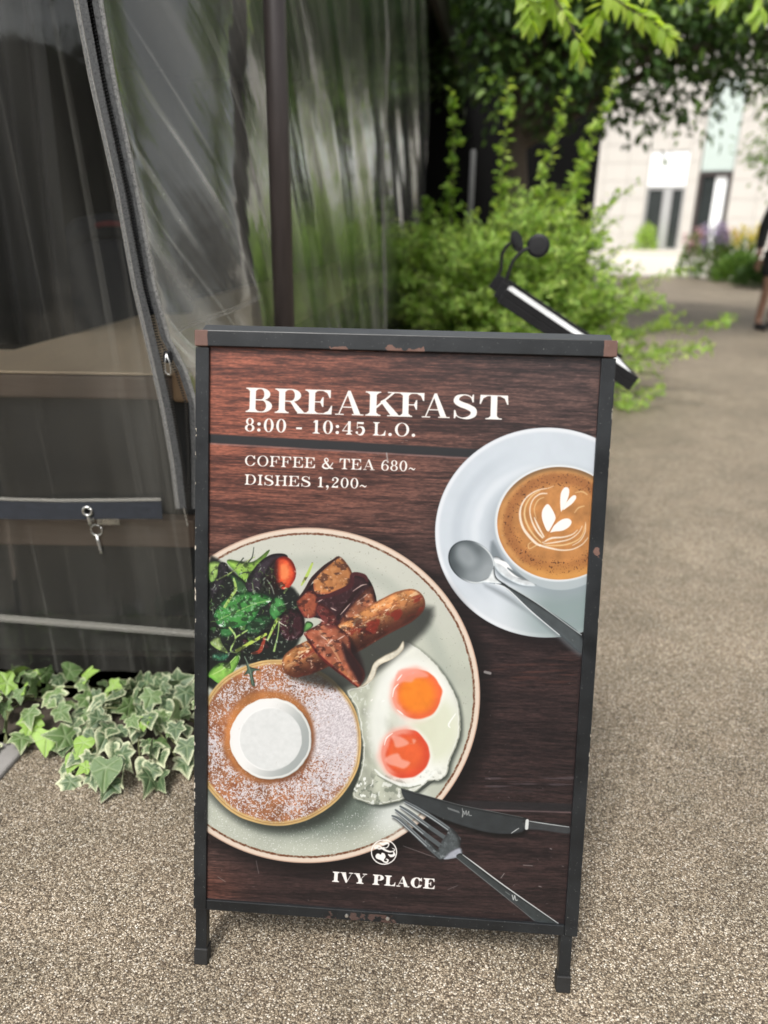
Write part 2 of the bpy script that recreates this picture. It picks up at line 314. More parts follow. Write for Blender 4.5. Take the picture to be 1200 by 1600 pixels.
def bb(pts, m=4):
    p = np.array(pts); return p[:, 0].min()-m, p[:, 1].min()-m, p[:, 0].max()+m, p[:, 1].max()+m

# ---- serif letters: every glyph is a signed distance in cap-height units, width returned with it
def G(ch, x, y, s, h):
    R = lambda a, b, c, d: np.maximum(np.abs(x-(a+c)/2)-(c-a)/2, np.abs(y-(b+d)/2)-(d-b)/2)
    P = lambda *p: sd_poly(x, y, p)
    E = lambda cx, cy, rx, ry: sd_ell(x, y, cx, cy, rx, ry)
    U = lambda *a: np.minimum.reduce(a)
    S = lambda a, b: np.maximum(a, -b)
    def foot(cx, half, y0, st=None):             # bracketed serif
        st = st or s; up = 1 if y0 < .5 else -1
        e = y0+up*h; b = y0+up*(h+.09)
        return P((cx-half, y0), (cx+half, y0), (cx+half, e), (cx+st/2+.07, e+up*.015), (cx+st/2, b), (cx-st/2, b), (cx-st/2-.07, e+up*.015), (cx-half, e))
    def stem(cx, half=None):
        half = half or s/2+.13
        return U(R(cx-s/2, 0, cx+s/2, 1), foot(cx, half, 0), foot(cx, half, 1))
    def bowl(x0, cx, y0, y1, rx):
        cy, ry = (y0+y1)/2, (y1-y0)/2
        o = U(R(x0, y0, cx, y1), np.maximum(E(cx, cy, rx, ry), cx-x-.01)); i = U(R(x0, y0+h, cx, y1-h), np.maximum(E(cx, cy, rx-s, ry-h), cx-x-.01))
        return S(o, np.maximum(i, x0+.0-x))
    def ring(cx, cy, rx, ry, st=None):
        st = st or s; return S(E(cx, cy, rx, ry), E(cx, cy, rx-st, ry-h))
    def path(pts, rad, n=6):
        q = smooth(pts, n, False); r = np.interp(np.linspace(0, 1, len(q)), np.linspace(0, 1, len(rad)), rad)
        return sd_path(x, y, q, r)
    c = .12+s/2
    if ch == 'B': return S(U(stem(c), bowl(c, .50, .49, 1, .33), bowl(c, .54, 0, .53, .36)), R(c+s/2, .53, .5, .49)), .95
    if ch == 'R': return U(stem(c), bowl(c, .52, .47, 1, .34), P((.42, .50), (.62, .50), (.70, .40), (.98, h), (1.02, 0), (.78, 0), (.70, .1), (.52, .44)), R(.74, 0, 1.08, h)), 1.06
    if ch in 'EF':
        g = U(stem(c), R(.1, 1-h, .86, 1), P((.86, 1), (.86, .67), (.82, .67), (.74, .87), (.60, 1-h), (.6, 1)), R(c, .5-h/2, .6, .5+h/2), P((.62, .30), (.62, .70), (.58, .70), (.5, .5), (.58, .30)))
        if ch == 'E': g = U(g, R(.1, 0, .88, h), P((.90, 0), (.92, .36), (.88, .36), (.78, .14), (.62, h), (.6, 0)))
        return g, (.94 if ch == 'E' else .9)
    if ch == 'A': return U(P((.12, h), (.17, h), (.50, .93), (.53, 1), (.46, 1)), P((.46, 1), (.55, 1), (.93, h), (.93-s*1.12, h), (.42, .90)), R(.26, .30, .72, .30+h), R(0, 0, .32, h), R(.62, 0, 1.05, h)), 1.05
    if ch == 'K': return U(stem(c), P((.28, .36), (.33, .31), (.88, .96), (.80, .97)), P((.44, .60), (.56, .70), (1.02, h), (.76, h)), R(.66, 1-h, 1.0, 1), R(.66, 0, 1.12, h)), 1.1
    if ch == 'T': return U(R(.46-s/2, 0, .46+s/2, 1), foot(.46, s/2+.16, 0), R(.02, 1-h, .90, 1), P((.02, 1), (0, .62), (.04, .62), (.12, .86), (.26, 1-h), (.3, 1)), P((.90, 1), (.92, .62), (.88, .62), (.80, .86), (.66, 1-h), (.62, 1))), .92
    if ch == 'S': return U(path([(.70, .78), (.58, .93), (.38, .975), (.17, .88), (.14, .70), (.30, .58), (.52, .49), (.71, .36), (.72, .17), (.55, .04), (.34, .02), (.16, .10), (.08, .27)], [h/2, h/2, h/2, s*.36, s*.5, s*.56, s*.56, s*.56, s*.48, s*.3, h/2, h/2, h/2]), P((.73, 1), (.73, .68), (.68, .68), (.64, .84), (.69, 1)), P((.05, 0), (.05, .34), (.10, .34), (.15, .16), (.10, 0))), .84
    if ch == 'C': return U(S(ring(.50, .5, .48, .51), R(.72, .30, 1.2, .70)), P((.90, 1), (.90, .64), (.86, .64), (.78, .84), (.84, 1)), P((.92, .3), (.86, .33), (.76, .12), (.80, .04))), .98
    if ch == 'O': return ring(.5, .5, .49, .515), 1.0
    if ch == 'D': return U(stem(c), bowl(c, .46, 0, 1, .50)), 1.0
    if ch == 'H': return U(stem(c), stem(.84), R(c, .5-h/2, .84, .5+h/2)), .96+s/2
    if ch == 'I': return stem(c), .24+s
    if ch == 'L': return U(stem(c), R(.1, 0, .82, h), P((.84, 0), (.86, .40), (.82, .40), (.72, .15), (.54, h), (.5, 0))), .88
    if ch == 'P': return U(stem(c), bowl(c, .52, .44, 1, .36)), .9
    if ch == 'V': return U(P((.10, 1-h), (.12+s*1.15, 1-h), (.60, .22), (.54, 0), (.47, 0)), P((.88, 1-h), (.93, 1-h), (.57, 0), (.5, 0)), R(0, 1-h, .46, 1), R(.70, 1-h, 1.04, 1)), 1.04
    if ch == 'Y': return U(P((.10, 1-h), (.12+s*1.15, 1-h), (.56, .5), (.52+s/2, .42), (.52-s/2, .42)), P((.86, 1-h), (.92, 1-h), (.56, .40), (.5, .42)), R(.52-s/2, 0, .52+s/2, .46), foot(.52, s/2+.14, 0), R(0, 1-h, .46, 1), R(.70, 1-h, 1.04, 1)), 1.04
    if ch == '0': return ring(.36, .5, .34, .51, s*.95), .72
    if ch == '8': return U(ring(.34, .745, .27, .265, s*.8), ring(.34, .265, .33, .275, s*.9)), .68
    if ch == '6': return U(ring(.36, .30, .33, .31, s*.85), path([(.60, .84), (.46, .97), (.25, .88), (.12, .6), (.1, .32)], [h*.6, h*.6, s*.3, s*.45, s*.45]), E(.58, .83, .085, .085)), .7
    if ch == '1': return U(R(.32-s/2, 0, .32+s/2, 1), foot(.32, s/2+.16, 0), P((.32-s/2, 1), (.32, 1), (.32, .86), (.10, .80), (.10, .86))), .62
    if ch == '2': return U(path([(.12, .74), (.2, .92), (.4, .97), (.57, .82), (.52, .60), (.3, .36), (.1, .08)], [h*.6, h*.6, h*.8, s*.5, s*.42, h*.7, h*.5]), E(.17, .74, .09, .09), P((.06, 0), (.06, .06), (.2, .20), (.42, .14), (.60, .24), (.63, .24), (.62, 0))), .7
    if ch == '4': return U(R(.50-s/2, 0, .50+s/2, 1), foot(.5, s/2+.12, 0), P((.02, .28), (.46, 1), (.53, 1), (.1, .30)), R(.02, .24, .72, .24+h*1.3)), .76
    if ch == '5': return U(P((.14, .97), (.60, .97), (.58, .80), (.14, .84)), R(.13, .46, .13+h, .95), path([(.14, .5), (.3, .6), (.52, .55), (.60, .32), (.48, .07), (.28, .02), (.12, .16)], [h*.5, h*.6, s*.45, s*.5, s*.45, h*.6, h*.6]), E(.14, .18, .09, .09)), .7
    if ch == ':': return U(E(.16, .13, .12, .12), E(.16, .58, .12, .12)), .34
    if ch == '.': return E(.16, .11, .12, .12), .34
    if ch == ',': return U(E(.16, .10, .12, .12), P((.28, .10), (.25, -.10), (.10, -.26), (.08, -.22), (.19, -.04))), .34
    if ch == '-': return R(.12, .28, .52, .28+s*.75), .64
    if ch == '~': return path([(.02, .20), (.14, .32), (.30, .26), (.44, .18), (.56, .30)], [.03, .05, .06, .05, .03]), .6
    if ch == '&': return path([(1.0, .55), (.86, .3), (.66, .06), (.36, .02), (.14, .16), (.2, .4), (.42, .56), (.58, .74), (.52, .93), (.38, .97), (.28, .84), (.34, .66), (.56, .36), (.78, .08), (1.0, .03)], [h*.7, h*.7, h, s*.45, s*.5, s*.35, h*.7, h*.8, s*.3, h*.8, s*.35, s*.45, s*.5, s*.45, h]), 1.06
    return None, .42
def glyph(A, ch, x0, y0, ex, cap, col, s, h, sx):
    """draw one letter: (x0, y0) lower left on the baseline, ex = baseline direction, sx = art units per glyph unit across"""
    u = np.array(ex)/np.hypot(*ex); n = np.array([u[1], -u[0]])
    q = [np.array([x0, y0])+u*a+n*b for a in (-.1*sx, 1.3*sx) for b in (-.35*cap, 1.15*cap)]
    w = A.win(*bb(q))
    X, Y = A.X[w]-x0, A.Y[w]-y0
    g, _ = G(ch, (X*u[0]+Y*u[1])/sx, (X*n[0]+Y*n[1])/cap, s, h)
    if g is not None: A.put(w, col, ss(.5, -.5, g*min(cap, sx)/.9))
def text(A, st, p0, p1, cap, col, s, h, gap=.1):
    t = np.zeros((1, 1)); ws = [G(c, t, t, s, h)[1]+(gap if c != ' ' else 0) for c in st]
    p0, p1 = np.array(p0, float), np.array(p1, float); k = np.hypot(*(p1-p0))/(sum(ws)-gap); u = (p1-p0)/np.hypot(*(p1-p0)); a = 0
    for c, wd in zip(st, ws):
        q = p0+u*a*k
        if c != ' ': glyph(A, c, q[0], q[1], u, cap, col, s, h, k)
        a += wd

def blob(A, pts, base, edge=None, hi=None, e=6, soft=.8, L=(-.5, -.8), nz=.25, ns=6, seed=0, raw=False, hik=.6):
    """a printed lump of food: outline, darker rim, lit from the print's upper left"""
    p = pts if raw else smooth(pts, 5)
    w = A.win(*bb(p, 3)); X, Y = A.X[w], A.Y[w]
    if X.size == 0: return
    d = sd_poly(X, Y, p); a = ss(soft, -soft, d)
    base = np.asarray(base, np.float32); edge = base*.4 if edge is None else np.asarray(edge, np.float32)
    t = np.clip(-d/e, 0, 1); hgt = np.sqrt(np.clip(1-(1-t)**2, 0, 1))
    gy, gx = np.gradient(hgt*e*1.2)
    lit = np.clip(.5+(gx*-L[0]*-1+gy*L[1]*-1*-1)*.9, 0, 1) if False else np.clip(.5-(gx*-L[0]*-1)*.0+.9*(gx*(-L[0])*1+gy*(-L[1])*(1)), 0, 1)
    n = fbm(X, Y, ns, seed=seed)-.5
    c = edge+(base-edge)*ss(0, .9, t)[..., None]
    c = c*(.72+.56*lit[..., None])*(1+nz*2*n[..., None])
    if hi is not None:
        k = ss(.60, .72, fbm(X, Y, ns*.6, seed=seed+3))*ss(.35, .75, lit)*hik
        c = c*(1-k[..., None])+np.asarray(hi, np.float32)*k[..., None]
    A.put(w, c, a)
def line(A, pts, r, col, a=1.0, n=5, soft=.7):
    q = smooth(pts, n, False)
    rr = np.interp(np.linspace(0, 1, len(q)), np.linspace(0, 1, len(r)), r) if hasattr(r, '__len__') else np.full(len(q), r)
    w = A.win(*bb(q, 3+max(rr))); A.put(w, col, a*ss(soft, -soft, sd_path(A.X[w], A.Y[w], q, rr)))
def shade(A, pts, col, a, soft, off=(0, 0)):
    p = smooth([(x+off[0], y+off[1]) for x, y in pts], 3); w = A.win(*bb(p, soft+2))
    A.put(w, col, a*ss(soft, -soft, sd_poly(A.X[w], A.Y[w], p)))

def paint(A):
    X, Y = A.X, A.Y; white = rgb(250, 247, 242)
    # --- dark stained boards
    tilt = Y-.027*(X-330)-.00003*(X-330)*(Y-550)
    ln1 = 685+.0563*(X-330); pl = (Y > ln1).astype(int)+(tilt > 1238).astype(int)
    g1 = fbm(X+pl*777, tilt, 26, 1.9, 4, 1); g2 = fbm(X+pl*311, tilt, 150, 14, 3, 4); g3 = fbm(X, tilt, 9, 1.5, 2, 7)
    k = np.clip((g1-.5)*1.7+(g2-.5)*1.2+(g3-.5)*.55+.5, 0, 1)[..., None]
    red = ss(900, 330, X)*ss(1000, 640, Y)*.9+.10+.45*ss(520, 330, X)*ss(1330, 1390, Y)  # redder, lighter upper left: print tone with some glare put into the colour
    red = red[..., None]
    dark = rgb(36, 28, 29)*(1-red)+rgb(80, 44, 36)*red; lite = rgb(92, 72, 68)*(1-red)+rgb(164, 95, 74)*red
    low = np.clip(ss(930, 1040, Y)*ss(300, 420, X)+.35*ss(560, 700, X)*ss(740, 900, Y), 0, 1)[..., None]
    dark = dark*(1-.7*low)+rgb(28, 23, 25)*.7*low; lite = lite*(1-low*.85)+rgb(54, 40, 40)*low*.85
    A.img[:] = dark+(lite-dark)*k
    fine = fbm(X, tilt, 5, 1.1, 2, 11)-.5
    A.img *= (1+.5*fine)[..., None]
    for yy, hh, aa in ((697, 6.6, 1), (1246, 6, .75)):
        d = (np.abs(Y-ln1) if yy < 1000 else np.abs(tilt-yy+.02*(X-330)))-hh
        A.put((slice(None), slice(None)), rgb(38, 38, 41), aa*ss(1.5, -1.2, d))
        d2 = np.abs((Y-ln1 if yy < 1000 else tilt-yy+.02*(X-330))-hh-1.5)-1.2
        A.put((slice(None), slice(None)), rgb(150, 128, 130), .45*ss(1, -1, d2))
    w = A.win(750, 1020, 900, 1080); A.put(w, rgb(96, 60, 52), .5*ss(.5, .75, fbm(A.X[w], A.Y[w], 60, 4, 3, 2))*ss(40, 5, np.abs(A.Y[w]-1050)))
    w = A.win(760, 1200, 900, 1245); A.put(w, rgb(96, 86, 90), .55*ss(.52, .75, fbm(A.X[w], A.Y[w], 50, 3, 3, 5))*ss(20, 5, np.abs(A.Y[w]-1222)))
    # --- saucer and cup
    w = A.win(660, 650, 960, 1060); X, Y = A.X[w], A.Y[w]
    A.put(w, rgb(20, 16, 18), .75*ss(22, -10, sd_ell(X, Y, 862, 846, 172, 160)))
    d = sd_ell(X, Y, 855, 832, 175, 164); a = ss(.7, -.7, d)
    n = fbm(X, Y, 30, 30, 3, 3)-.5
    base = rgb(204, 212, 220)*(1+.05*n)[..., None]; A.put(w, base, a)
    A.put(w, rgb(228, 232, 237), a*ss(-9, -3, d)); A.put(w, rgb(180, 187, 194), a*ss(-1.4, -.2, d)*.8)
    A.put(w, rgb(184, 193, 202), a*.55*ss(14, 2, np.abs(d+34))*ss(800, 720, X+.2*(Y-830)))
    A.put(w, rgb(222, 228, 234), a*.7*ss(12, 1, np.abs(d+62+8*n)))
    A.put(w, rgb(222, 226, 229), a*.5*ss(900, 990, Y)*ss(920, 780, X))
    A.put(w, rgb(120, 138, 136), a*.75*ss(60, -25, sd_ell(X, Y, 925, 930, 95, 60, -.5)))
    A.put(w, rgb(150, 160, 168), a*.6*ss(24, -8, sd_ell(X, Y, 872, 832, 100, 93)))
    q = Z(670, 650, 4.21)
    shade(A, q([(425, 820), (405, 900), (430, 1000), (500, 1080), (640, 1120), (700, 1090), (520, 980)]), rgb(118, 128, 134), .9, 4)
    blob(A, q([(425, 930), (440, 1000), (500, 1060), (600, 1110), (700, 1120), (690, 1085), (600, 1060), (540, 1000), (470, 930)]), rgb(205, 210, 213), rgb(150, 158, 162), e=4, nz=.1)
    line(A, q([(430, 950), (500, 975), (560, 1040), (640, 1068)]), [2, 4, 3, 1], rgb(244, 246, 247))
    line(A, q([(520, 1000), (560, 1030), (600, 1055), (670, 1078)]), [1, 2, 2, 1], rgb(110, 118, 122))
    A.put(w, rgb(176, 186, 190), ss(1, -1, np.maximum(sd_ell(X, Y, 876, 829, 92, 93), 815-Y)))
    d = sd_ell(X, Y, 873, 817, 100, 92); A.put(w, rgb(226, 230, 233), ss(.8, -.8, d)); A.put(w, rgb(196, 204, 208), .7*ss(.7, -.7, np.abs(d+.5)-.9))
    c = sd_ell(X, Y, 874, 817.5, 97, 88); a = ss(.8, -.8, c)
    n1 = fbm(X, Y, 14, 14, 4, 6)-.5
    col = rgb(190, 131, 76)*(1+.35*n1)[..., None]
    A.put(w, col, a)
    A.put(w, rgb(212, 158, 96), a*.6*ss(7, 1, np.abs(c+7))); A.put(w, rgb(150, 94, 54), a*.6*ss(13, 3, np.abs(c+17+6*n1)))
    A.put(w, rgb(214, 152, 78), a*.7*ss(870, 902, Y)); A.put(w, rgb(112, 88, 62), a*.75*ss(-9, -1, c)*ss(800, 750, Y))
    A.put(w, rgb(84, 48, 28), a*.85*ss(.78, .84, vnoise(X/1.7, Y/1.7, 9))*ss(16, 6, np.abs(c+20)))
    f = Z(760, 720, 6.667)
    milk = rgb(250, 240, 226); cream = rgb(236, 202, 150)
    for pts, r, cc in (([(700, 262), (640, 285), (540, 305), (430, 370), (365, 470), (352, 580), (385, 700), (450, 790), (520, 860), (560, 880)], [1, 2, 4, 5, 6, 8, 9, 10, 9, 7], milk),
                       ([(560, 880), (650, 905), (780, 930), (900, 920), (1000, 870), (1060, 800)], [7, 7, 5, 4, 3, 2], milk),
                       ([(480, 840), (440, 870), (450, 915), (520, 880)], [2, 3, 3, 4], cream),
                       ([(560, 310), (470, 370), (410, 470), (400, 580), (440, 690), (500, 780), (570, 850)], [2, 5, 6, 7, 7, 6, 4], cream),
                       ([(630, 340), (560, 345), (490, 400), (455, 500), (470, 610), (520, 720), (585, 800)], [4, 5, 4, 4, 5, 7, 6], milk),
                       ([(600, 380), (540, 410), (500, 500), (520, 600)], [2, 4, 3, 2], cream), ([(500, 590), (540, 680), (600, 790)], [3, 7, 5], milk),
                       ([(590, 850), (680, 805), (800, 795), (900, 765), (950, 720)], [4, 7, 5, 4, 2], milk),
                       ([(600, 865), (740, 845), (870, 815), (960, 750), (1000, 680)], [3, 5, 4, 3, 2], milk),
                       ([(620, 880), (780, 880), (900, 850), (990, 790), (1035, 660)], [3, 6, 5, 4, 2], cream), ([(900, 880), (980, 830), (1030, 740), (1035, 640)], [2, 3, 3, 1], milk),
                       ([(930, 330), (1000, 320), (1050, 350)], [2, 4, 3], cream), ([(920, 540), (960, 490), (1020, 470)], [2, 4, 3], cream)):
        line(A, f(pts), [v/4.6 for v in r], cc, .86, soft=1.1)
    for pts in ([(640, 450), (690, 510), (722, 590), (700, 650), (645, 735), (600, 660), (578, 570), (592, 500)], [(650, 745), (700, 680), (780, 615), (850, 600), (888, 630), (870, 680), (800, 725), (720, 735)],
                [(780, 535), (770, 430), (780, 330), (820, 275), (860, 290), (862, 350), (840, 420), (800, 500)], [(800, 510), (830, 440), (890, 370), (930, 360), (935, 390), (900, 440), (850, 480)]):
        p = smooth(f(pts), 5); ww = A.win(*bb(p)); A.put(ww, rgb(250, 243, 238), ss(.6, -.6, sd_poly(A.X[ww], A.Y[ww], p)))
    line(A, f([(600, 840), (660, 740), (730, 620), (790, 520)]), [.7, .9, .7, .5], rgb(186, 120, 66))
    # spoon
    shade(A, q([(390, 1110), (520, 1150), (700, 1300), (1000, 1560), (1000, 1480)]), rgb(110, 118, 122), .6, 5, (-4, 3))
    w = A.win(690, 830, 790, 925); X, Y = A.X[w], A.Y[w]
    d = sd_ell(X, Y, 737, 878, 39, 31, .62); a = ss(.8, -.8, d)
    lit = np.clip(.5+(.8*(X-737)+.5*(Y-878))/60+.5*(fbm(X, Y, 26, 26, 2, 8)-.5), 0, 1)[..., None]
    A.put(w, rgb(66, 74, 78)*(1-lit)+rgb(150, 158, 162)*lit, a); A.put(w, rgb(176, 184, 188), a*.6*ss(12, -4, sd_ell(X, Y, 728, 868, 10, 16, -.7)))
    A.put(w, rgb(225, 230, 232), a*.85*ss(2.2, .2, np.abs(d+1.2))*ss(730, 760, X+.4*(Y-860))); A.put(w, rgb(36, 42, 46), a*.7*ss(1.8, .2, np.abs(d+.8))*ss(740, 700, X))
    blob(A, q([(385, 1090), (420, 1040), (430, 985), (445, 1060), (520, 1115), (720, 1235), (1005, 1440), (1005, 1560), (860, 1440), (650, 1260), (500, 1130), (440, 1105)]), rgb(74, 80, 82), rgb(50, 55, 58), e=5, nz=.15, ns=20)
    line(A, q([(440, 1105), (520, 1140), (680, 1290), (860, 1440)]), [1, .9, .8, .6], rgb(232, 236, 238)); line(A, q([(520, 1115), (720, 1235), (1005, 1440)]), [.5, .7, .7], rgb(190, 196, 198))
    blob(A, q([(330, 1090), (390, 1060), (425, 1000), (440, 1060), (480, 1100), (430, 1100), (380, 1095)]), rgb(226, 230, 231), rgb(160, 168, 172), e=3, nz=.1)
    # --- plate
    w = A.win(300, 800, 790, 1390); X, Y = A.X[w], A.Y[w]
    A.put(w, rgb(12, 10, 12), .8*ss(26, -12, sd_ell(X, Y, 492, 1098, 268, 262)))
    d = sd_ell(X, Y, 480, 1086.5, 270, 262); a = ss(.8, -.8, d)
    n = fbm(X, Y, 60, 60, 4, 2)-.5; sp = vnoise(X/1.5, Y/1.5, 12)
    base = rgb(188, 192, 178)*(1+.12*n)[..., None]; A.put(w, base, a)
    A.put(w, rgb(206, 206, 196), a*.7*ss(1010, 880, Y-.2*(X-480))); A.put(w, rgb(168, 175, 164), a*.5*ss(20, 2, np.abs(d+52+10*n)))
    A.put(w, rgb(92, 84, 74), a*.55*ss(.93, .97, sp)*ss(-14, -22, d))
    A.put(w, rgb(226, 208, 190), a*ss(-8, -6.5, d)); A.put(w, rgb(168, 120, 98), a*.6*ss(-2.2, -.6, d))
    A.put(w, rgb(112, 66, 44), a*ss(2.1, .9, np.abs(d+9.2+1.4*(vnoise(X/3, Y/3, 4)-.5)))*(.55+.45*ss(.3, .6, vnoise(X/2.4, Y/2.4, 3))))
    A.put(w, rgb(84, 96, 88), a*.8*ss(40, -18, sd_ell(X, Y, 500, 1240, 110, 52, -.12))); A.put(w, rgb(222, 226, 222), a*.8*ss(30, -14, sd_ell(X, Y, 622, 1268, 34, 18, -.6)))
    A.put(w, rgb(236, 238, 234), a*.8*ss(.80, .9, vnoise(X/1.3, Y/1.3, 8))*ss(1235, 1300, Y+.1*(600-X))*ss(-10, -16, d))
    # --- salad
    z = Z(320, 820, 5.0)
    shade(A, z([(20, 320), (140, 300), (330, 440), (480, 400), (700, 500), (780, 720), (700, 980), (560, 1060), (350, 1090), (200, 1120), (20, 1260)]), rgb(22, 26, 24), .97, 3.5)
    rs = np.random.RandomState(4)
    for k in range(46):
        cx, cy = rs.uniform(330, 455), rs.uniform(885, 1035); r = rs.uniform(3, 8); t = rs.uniform(0, 6.3)
        if cy > 1035-.3*(cx-330): continue
        pp = [(cx+r*1.6*math.cos(t+a)*(.6+.4*math.cos(a)), cy+r*math.sin(t+a)) for a in np.linspace(0, 6.28, 8)[:-1]]
        blob(A, pp, [rgb(48, 78, 46), rgb(38, 44, 36), rgb(78, 112, 60), rgb(62, 36, 42)][k % 4], e=3, nz=.3, seed=k, hi=rgb(170, 190, 170), hik=.4)
    blob(A, z([(30, 300), (110, 290), (120, 330), (90, 420), (40, 440)]), rgb(150, 180, 98), rgb(90, 120, 60), e=6)
    blob(A, z([(380, 285), (500, 195), (485, 240), (430, 310), (380, 370), (310, 455), (250, 380), (175, 300), (190, 270), (280, 285)]), rgb(140, 178, 78), rgb(84, 120, 50), e=7)
    blob(A, z([(95, 400), (105, 320), (140, 290), (180, 320), (175, 400), (110, 520), (60, 580), (45, 500)]), rgb(42, 38, 44), rgb(20, 18, 22), e=7, hi=rgb(120, 116, 122))
    blob(A, z([(200, 380), (300, 430), (350, 520), (330, 560), (250, 520), (215, 450)]), rgb(52, 86, 52), e=6)
    blob(A, z([(320, 450), (410, 310), (510, 235), (610, 225), (645, 255), (550, 295), (480, 390), (420, 520), (350, 525)]), rgb(48, 40, 48), rgb(24, 18, 24), e=7, hi=rgb(128, 120, 132), seed=3)
    shade(A, z([(470, 400), (560, 280), (600, 500), (520, 520)]), rgb(26, 12, 14), .9, 6)
    blob(A, z([(560, 270), (620, 245), (680, 280), (712, 360), (700, 430), (650, 495), (590, 500), (555, 440), (545, 340)]), rgb(222, 84, 48), rgb(150, 34, 26), e=8, hi=rgb(250, 190, 150), nz=.2, seed=5)
    shade(A, z([(590, 320), (640, 310), (660, 380), (630, 430), (595, 410)]), rgb(246, 150, 92), .75, 4)
    shade(A, z([(535, 280), (570, 300), (575, 430), (590, 510), (540, 520)]), rgb(34, 14, 14), .85, 6)
    blob(A, z([(505, 660), (550, 560), (610, 575), (625, 660), (560, 740), (520, 720)]), rgb(72, 138, 74), rgb(36, 84, 42), e=6)
    blob(A, z([(310, 810), (390, 720), (500, 705), (525, 740), (450, 830), (380, 865)]), rgb(46, 92, 54), rgb(22, 50, 30), e=7, hi=rgb(150, 170, 150))
    blob(A, z([(575, 730), (680, 650), (770, 720), (765, 860), (650, 905), (590, 840)]), rgb(58, 30, 36), rgb(28, 14, 18), e=8, hi=rgb(190, 170, 176), seed=6)
    blob(A, z([(770, 830), (790, 760), (830, 760), (845, 790), (800, 830)]), rgb(96, 150, 84), e=4)
    blob(A, z([(75, 690), (140, 595), (250, 540), (380, 524), (480, 550), (528, 585), (440, 650), (395, 720), (330, 775), (225, 808), (120, 795), (80, 745)]), rgb(66, 134, 64), rgb(30, 84, 40), hi=rgb(228, 240, 232), e=8, nz=.18, ns=9, seed=8, hik=.95)
    line(A, z([(90, 750), (220, 690), (380, 620), (520, 585)]), [.5, .9, .8, .4], rgb(130, 178, 100))
    blob(A, z([(120, 810), (200, 800), (240, 830), (200, 870), (130, 880)]), rgb(54, 110, 60), e=5); blob(A, z([(60, 1010), (140, 990), (190, 1020), (150, 1060), (70, 1060)]), rgb(60, 120, 90), e=5)
    blob(A, z([(40, 920), (110, 870), (130, 920), (180, 1000), (110, 980)]), rgb(150, 170, 108), rgb(100, 120, 70), e=5)
    blob(A, z([(20, 1170), (100, 1085), (190, 1070), (275, 990), (255, 1090), (165, 1225), (110, 1240), (50, 1200)]), rgb(136, 186, 84), rgb(84, 134, 52), e=7, nz=.15)
    line(A, z([(60, 1170), (150, 1120), (240, 1030)]), [.5, .8, .5], rgb(190, 215, 140))
    for pts, r, cc in (([(250, 985), (360, 920), (475, 855)], [2.6, 2.6, 2.2], rgb(182, 204, 92)), ([(155, 640), (205, 560), (240, 500), (225, 420)], [2.2, 2.4, 2.4, 1.4], rgb(160, 190, 100)), ([(190, 800), (240, 880), (200, 980), (250, 1000)], [1.6, 1.4, 1.2, 1], rgb(170, 200, 120)),
                       ([(240, 880), (330, 825)], [1.4, 1.1], rgb(160, 190, 110)), ([(755, 470), (800, 390), (840, 300)], [1.2, 2.4, 1.4], rgb(176, 200, 96)), ([(490, 900), (560, 750), (580, 740)], [1.4, 2.6, 2], rgb(168, 196, 98)),
                       ([(580, 760), (570, 860), (540, 985)], [1.2, .8, 1.8], rgb(150, 180, 110)), ([(580, 760), (610, 780), (635, 790)], [1, .8, 1], rgb(200, 200, 180)), ([(95, 430), (210, 370), (320, 290), (390, 250)], [1.1, 1, .8, .5], rgb(150, 170, 100)),
                       ([(340, 290), (370, 250), (382, 175)], [.9, .8, .4], rgb(40, 48, 40)), ([(270, 385), (320, 370), (360, 380)], [.8, .8, .5], rgb(40, 48, 40)), ([(300, 260), (250, 320)], [.9, .6], rgb(46, 54, 44)), ([(365, 1005), (430, 985), (465, 890)], [1.6, 3, 2.4], rgb(150, 62, 46)),
                       ([(485, 430), (520, 480), (540, 540)], [.8, 1.1, .7], rgb(120, 130, 118)), ([(370, 440), (378, 520)], [.7, .7], rgb(120, 140, 100)), ([(620, 530), (640, 500)], [1.5, 1.8], rgb(150, 170, 110))):
        line(A, z(pts), r, cc)
    for k in range(90):
        cx, cy = rs.uniform(326, 460), rs.uniform(930, 1030)
        if cy > 1030-.3*(cx-330): continue
        line(A, [(cx, cy), (cx+rs.uniform(-4, 4), cy+rs.uniform(-4, 4))], [.5, .3], [rgb(205, 214, 200), rgb(140, 165, 110), rgb(30, 34, 30)][k % 3], .8, 2)
    for k in range(150):
        cx, cy = rs.uniform(326, 466), rs.uniform(880, 1040)
        if cy > 1040-.32*(cx-330) or (cx > 430 and cy < 925): continue
        t = rs.uniform(0, 6.3); l_ = rs.uniform(2, 9); line(A, [(cx, cy), (cx+l_*.5*math.cos(t)+rs.uniform(-1, 1), cy+l_*.5*math.sin(t)+rs.uniform(-1, 1)), (cx+l_*math.cos(t+.4), cy+l_*math.sin(t+.4))], [.25, .5, .2], [rgb(214, 224, 206), rgb(120, 160, 84), rgb(16, 20, 18), rgb(86, 124, 62), rgb(20, 22, 20)][k % 5], .85, 3, .5)
    # crisp contrast over the salad as the camera saw it
    ww = A.win(322, 870, 476, 1060); gX, gY = A.X[ww], A.Y[ww]; reg = ss(8, -4, sd_ell(gX, gY, 372, 962, 92, 84)); A.img[ww] *= (1-reg*.0)[..., None]; A.put(ww, rgb(14, 18, 16), reg*.55*ss(.56, .66, fbm(gX, gY, 9, 9, 4, 5))); A.put(ww, rgb(190, 212, 184), reg*.5*ss(.70, .76, fbm(gX, gY, 4, 4, 3, 9)))
    # --- pancake, sugar, cream
    w = A.win(300, 1010, 590, 1310); X, Y = A.X[w], A.Y[w]
    wob = 3.0*(fbm(X, Y, 42, 42, 2, 5)-.5)
    d = sd_ell(X, Y, 434, 1160, 131, 130)+wob
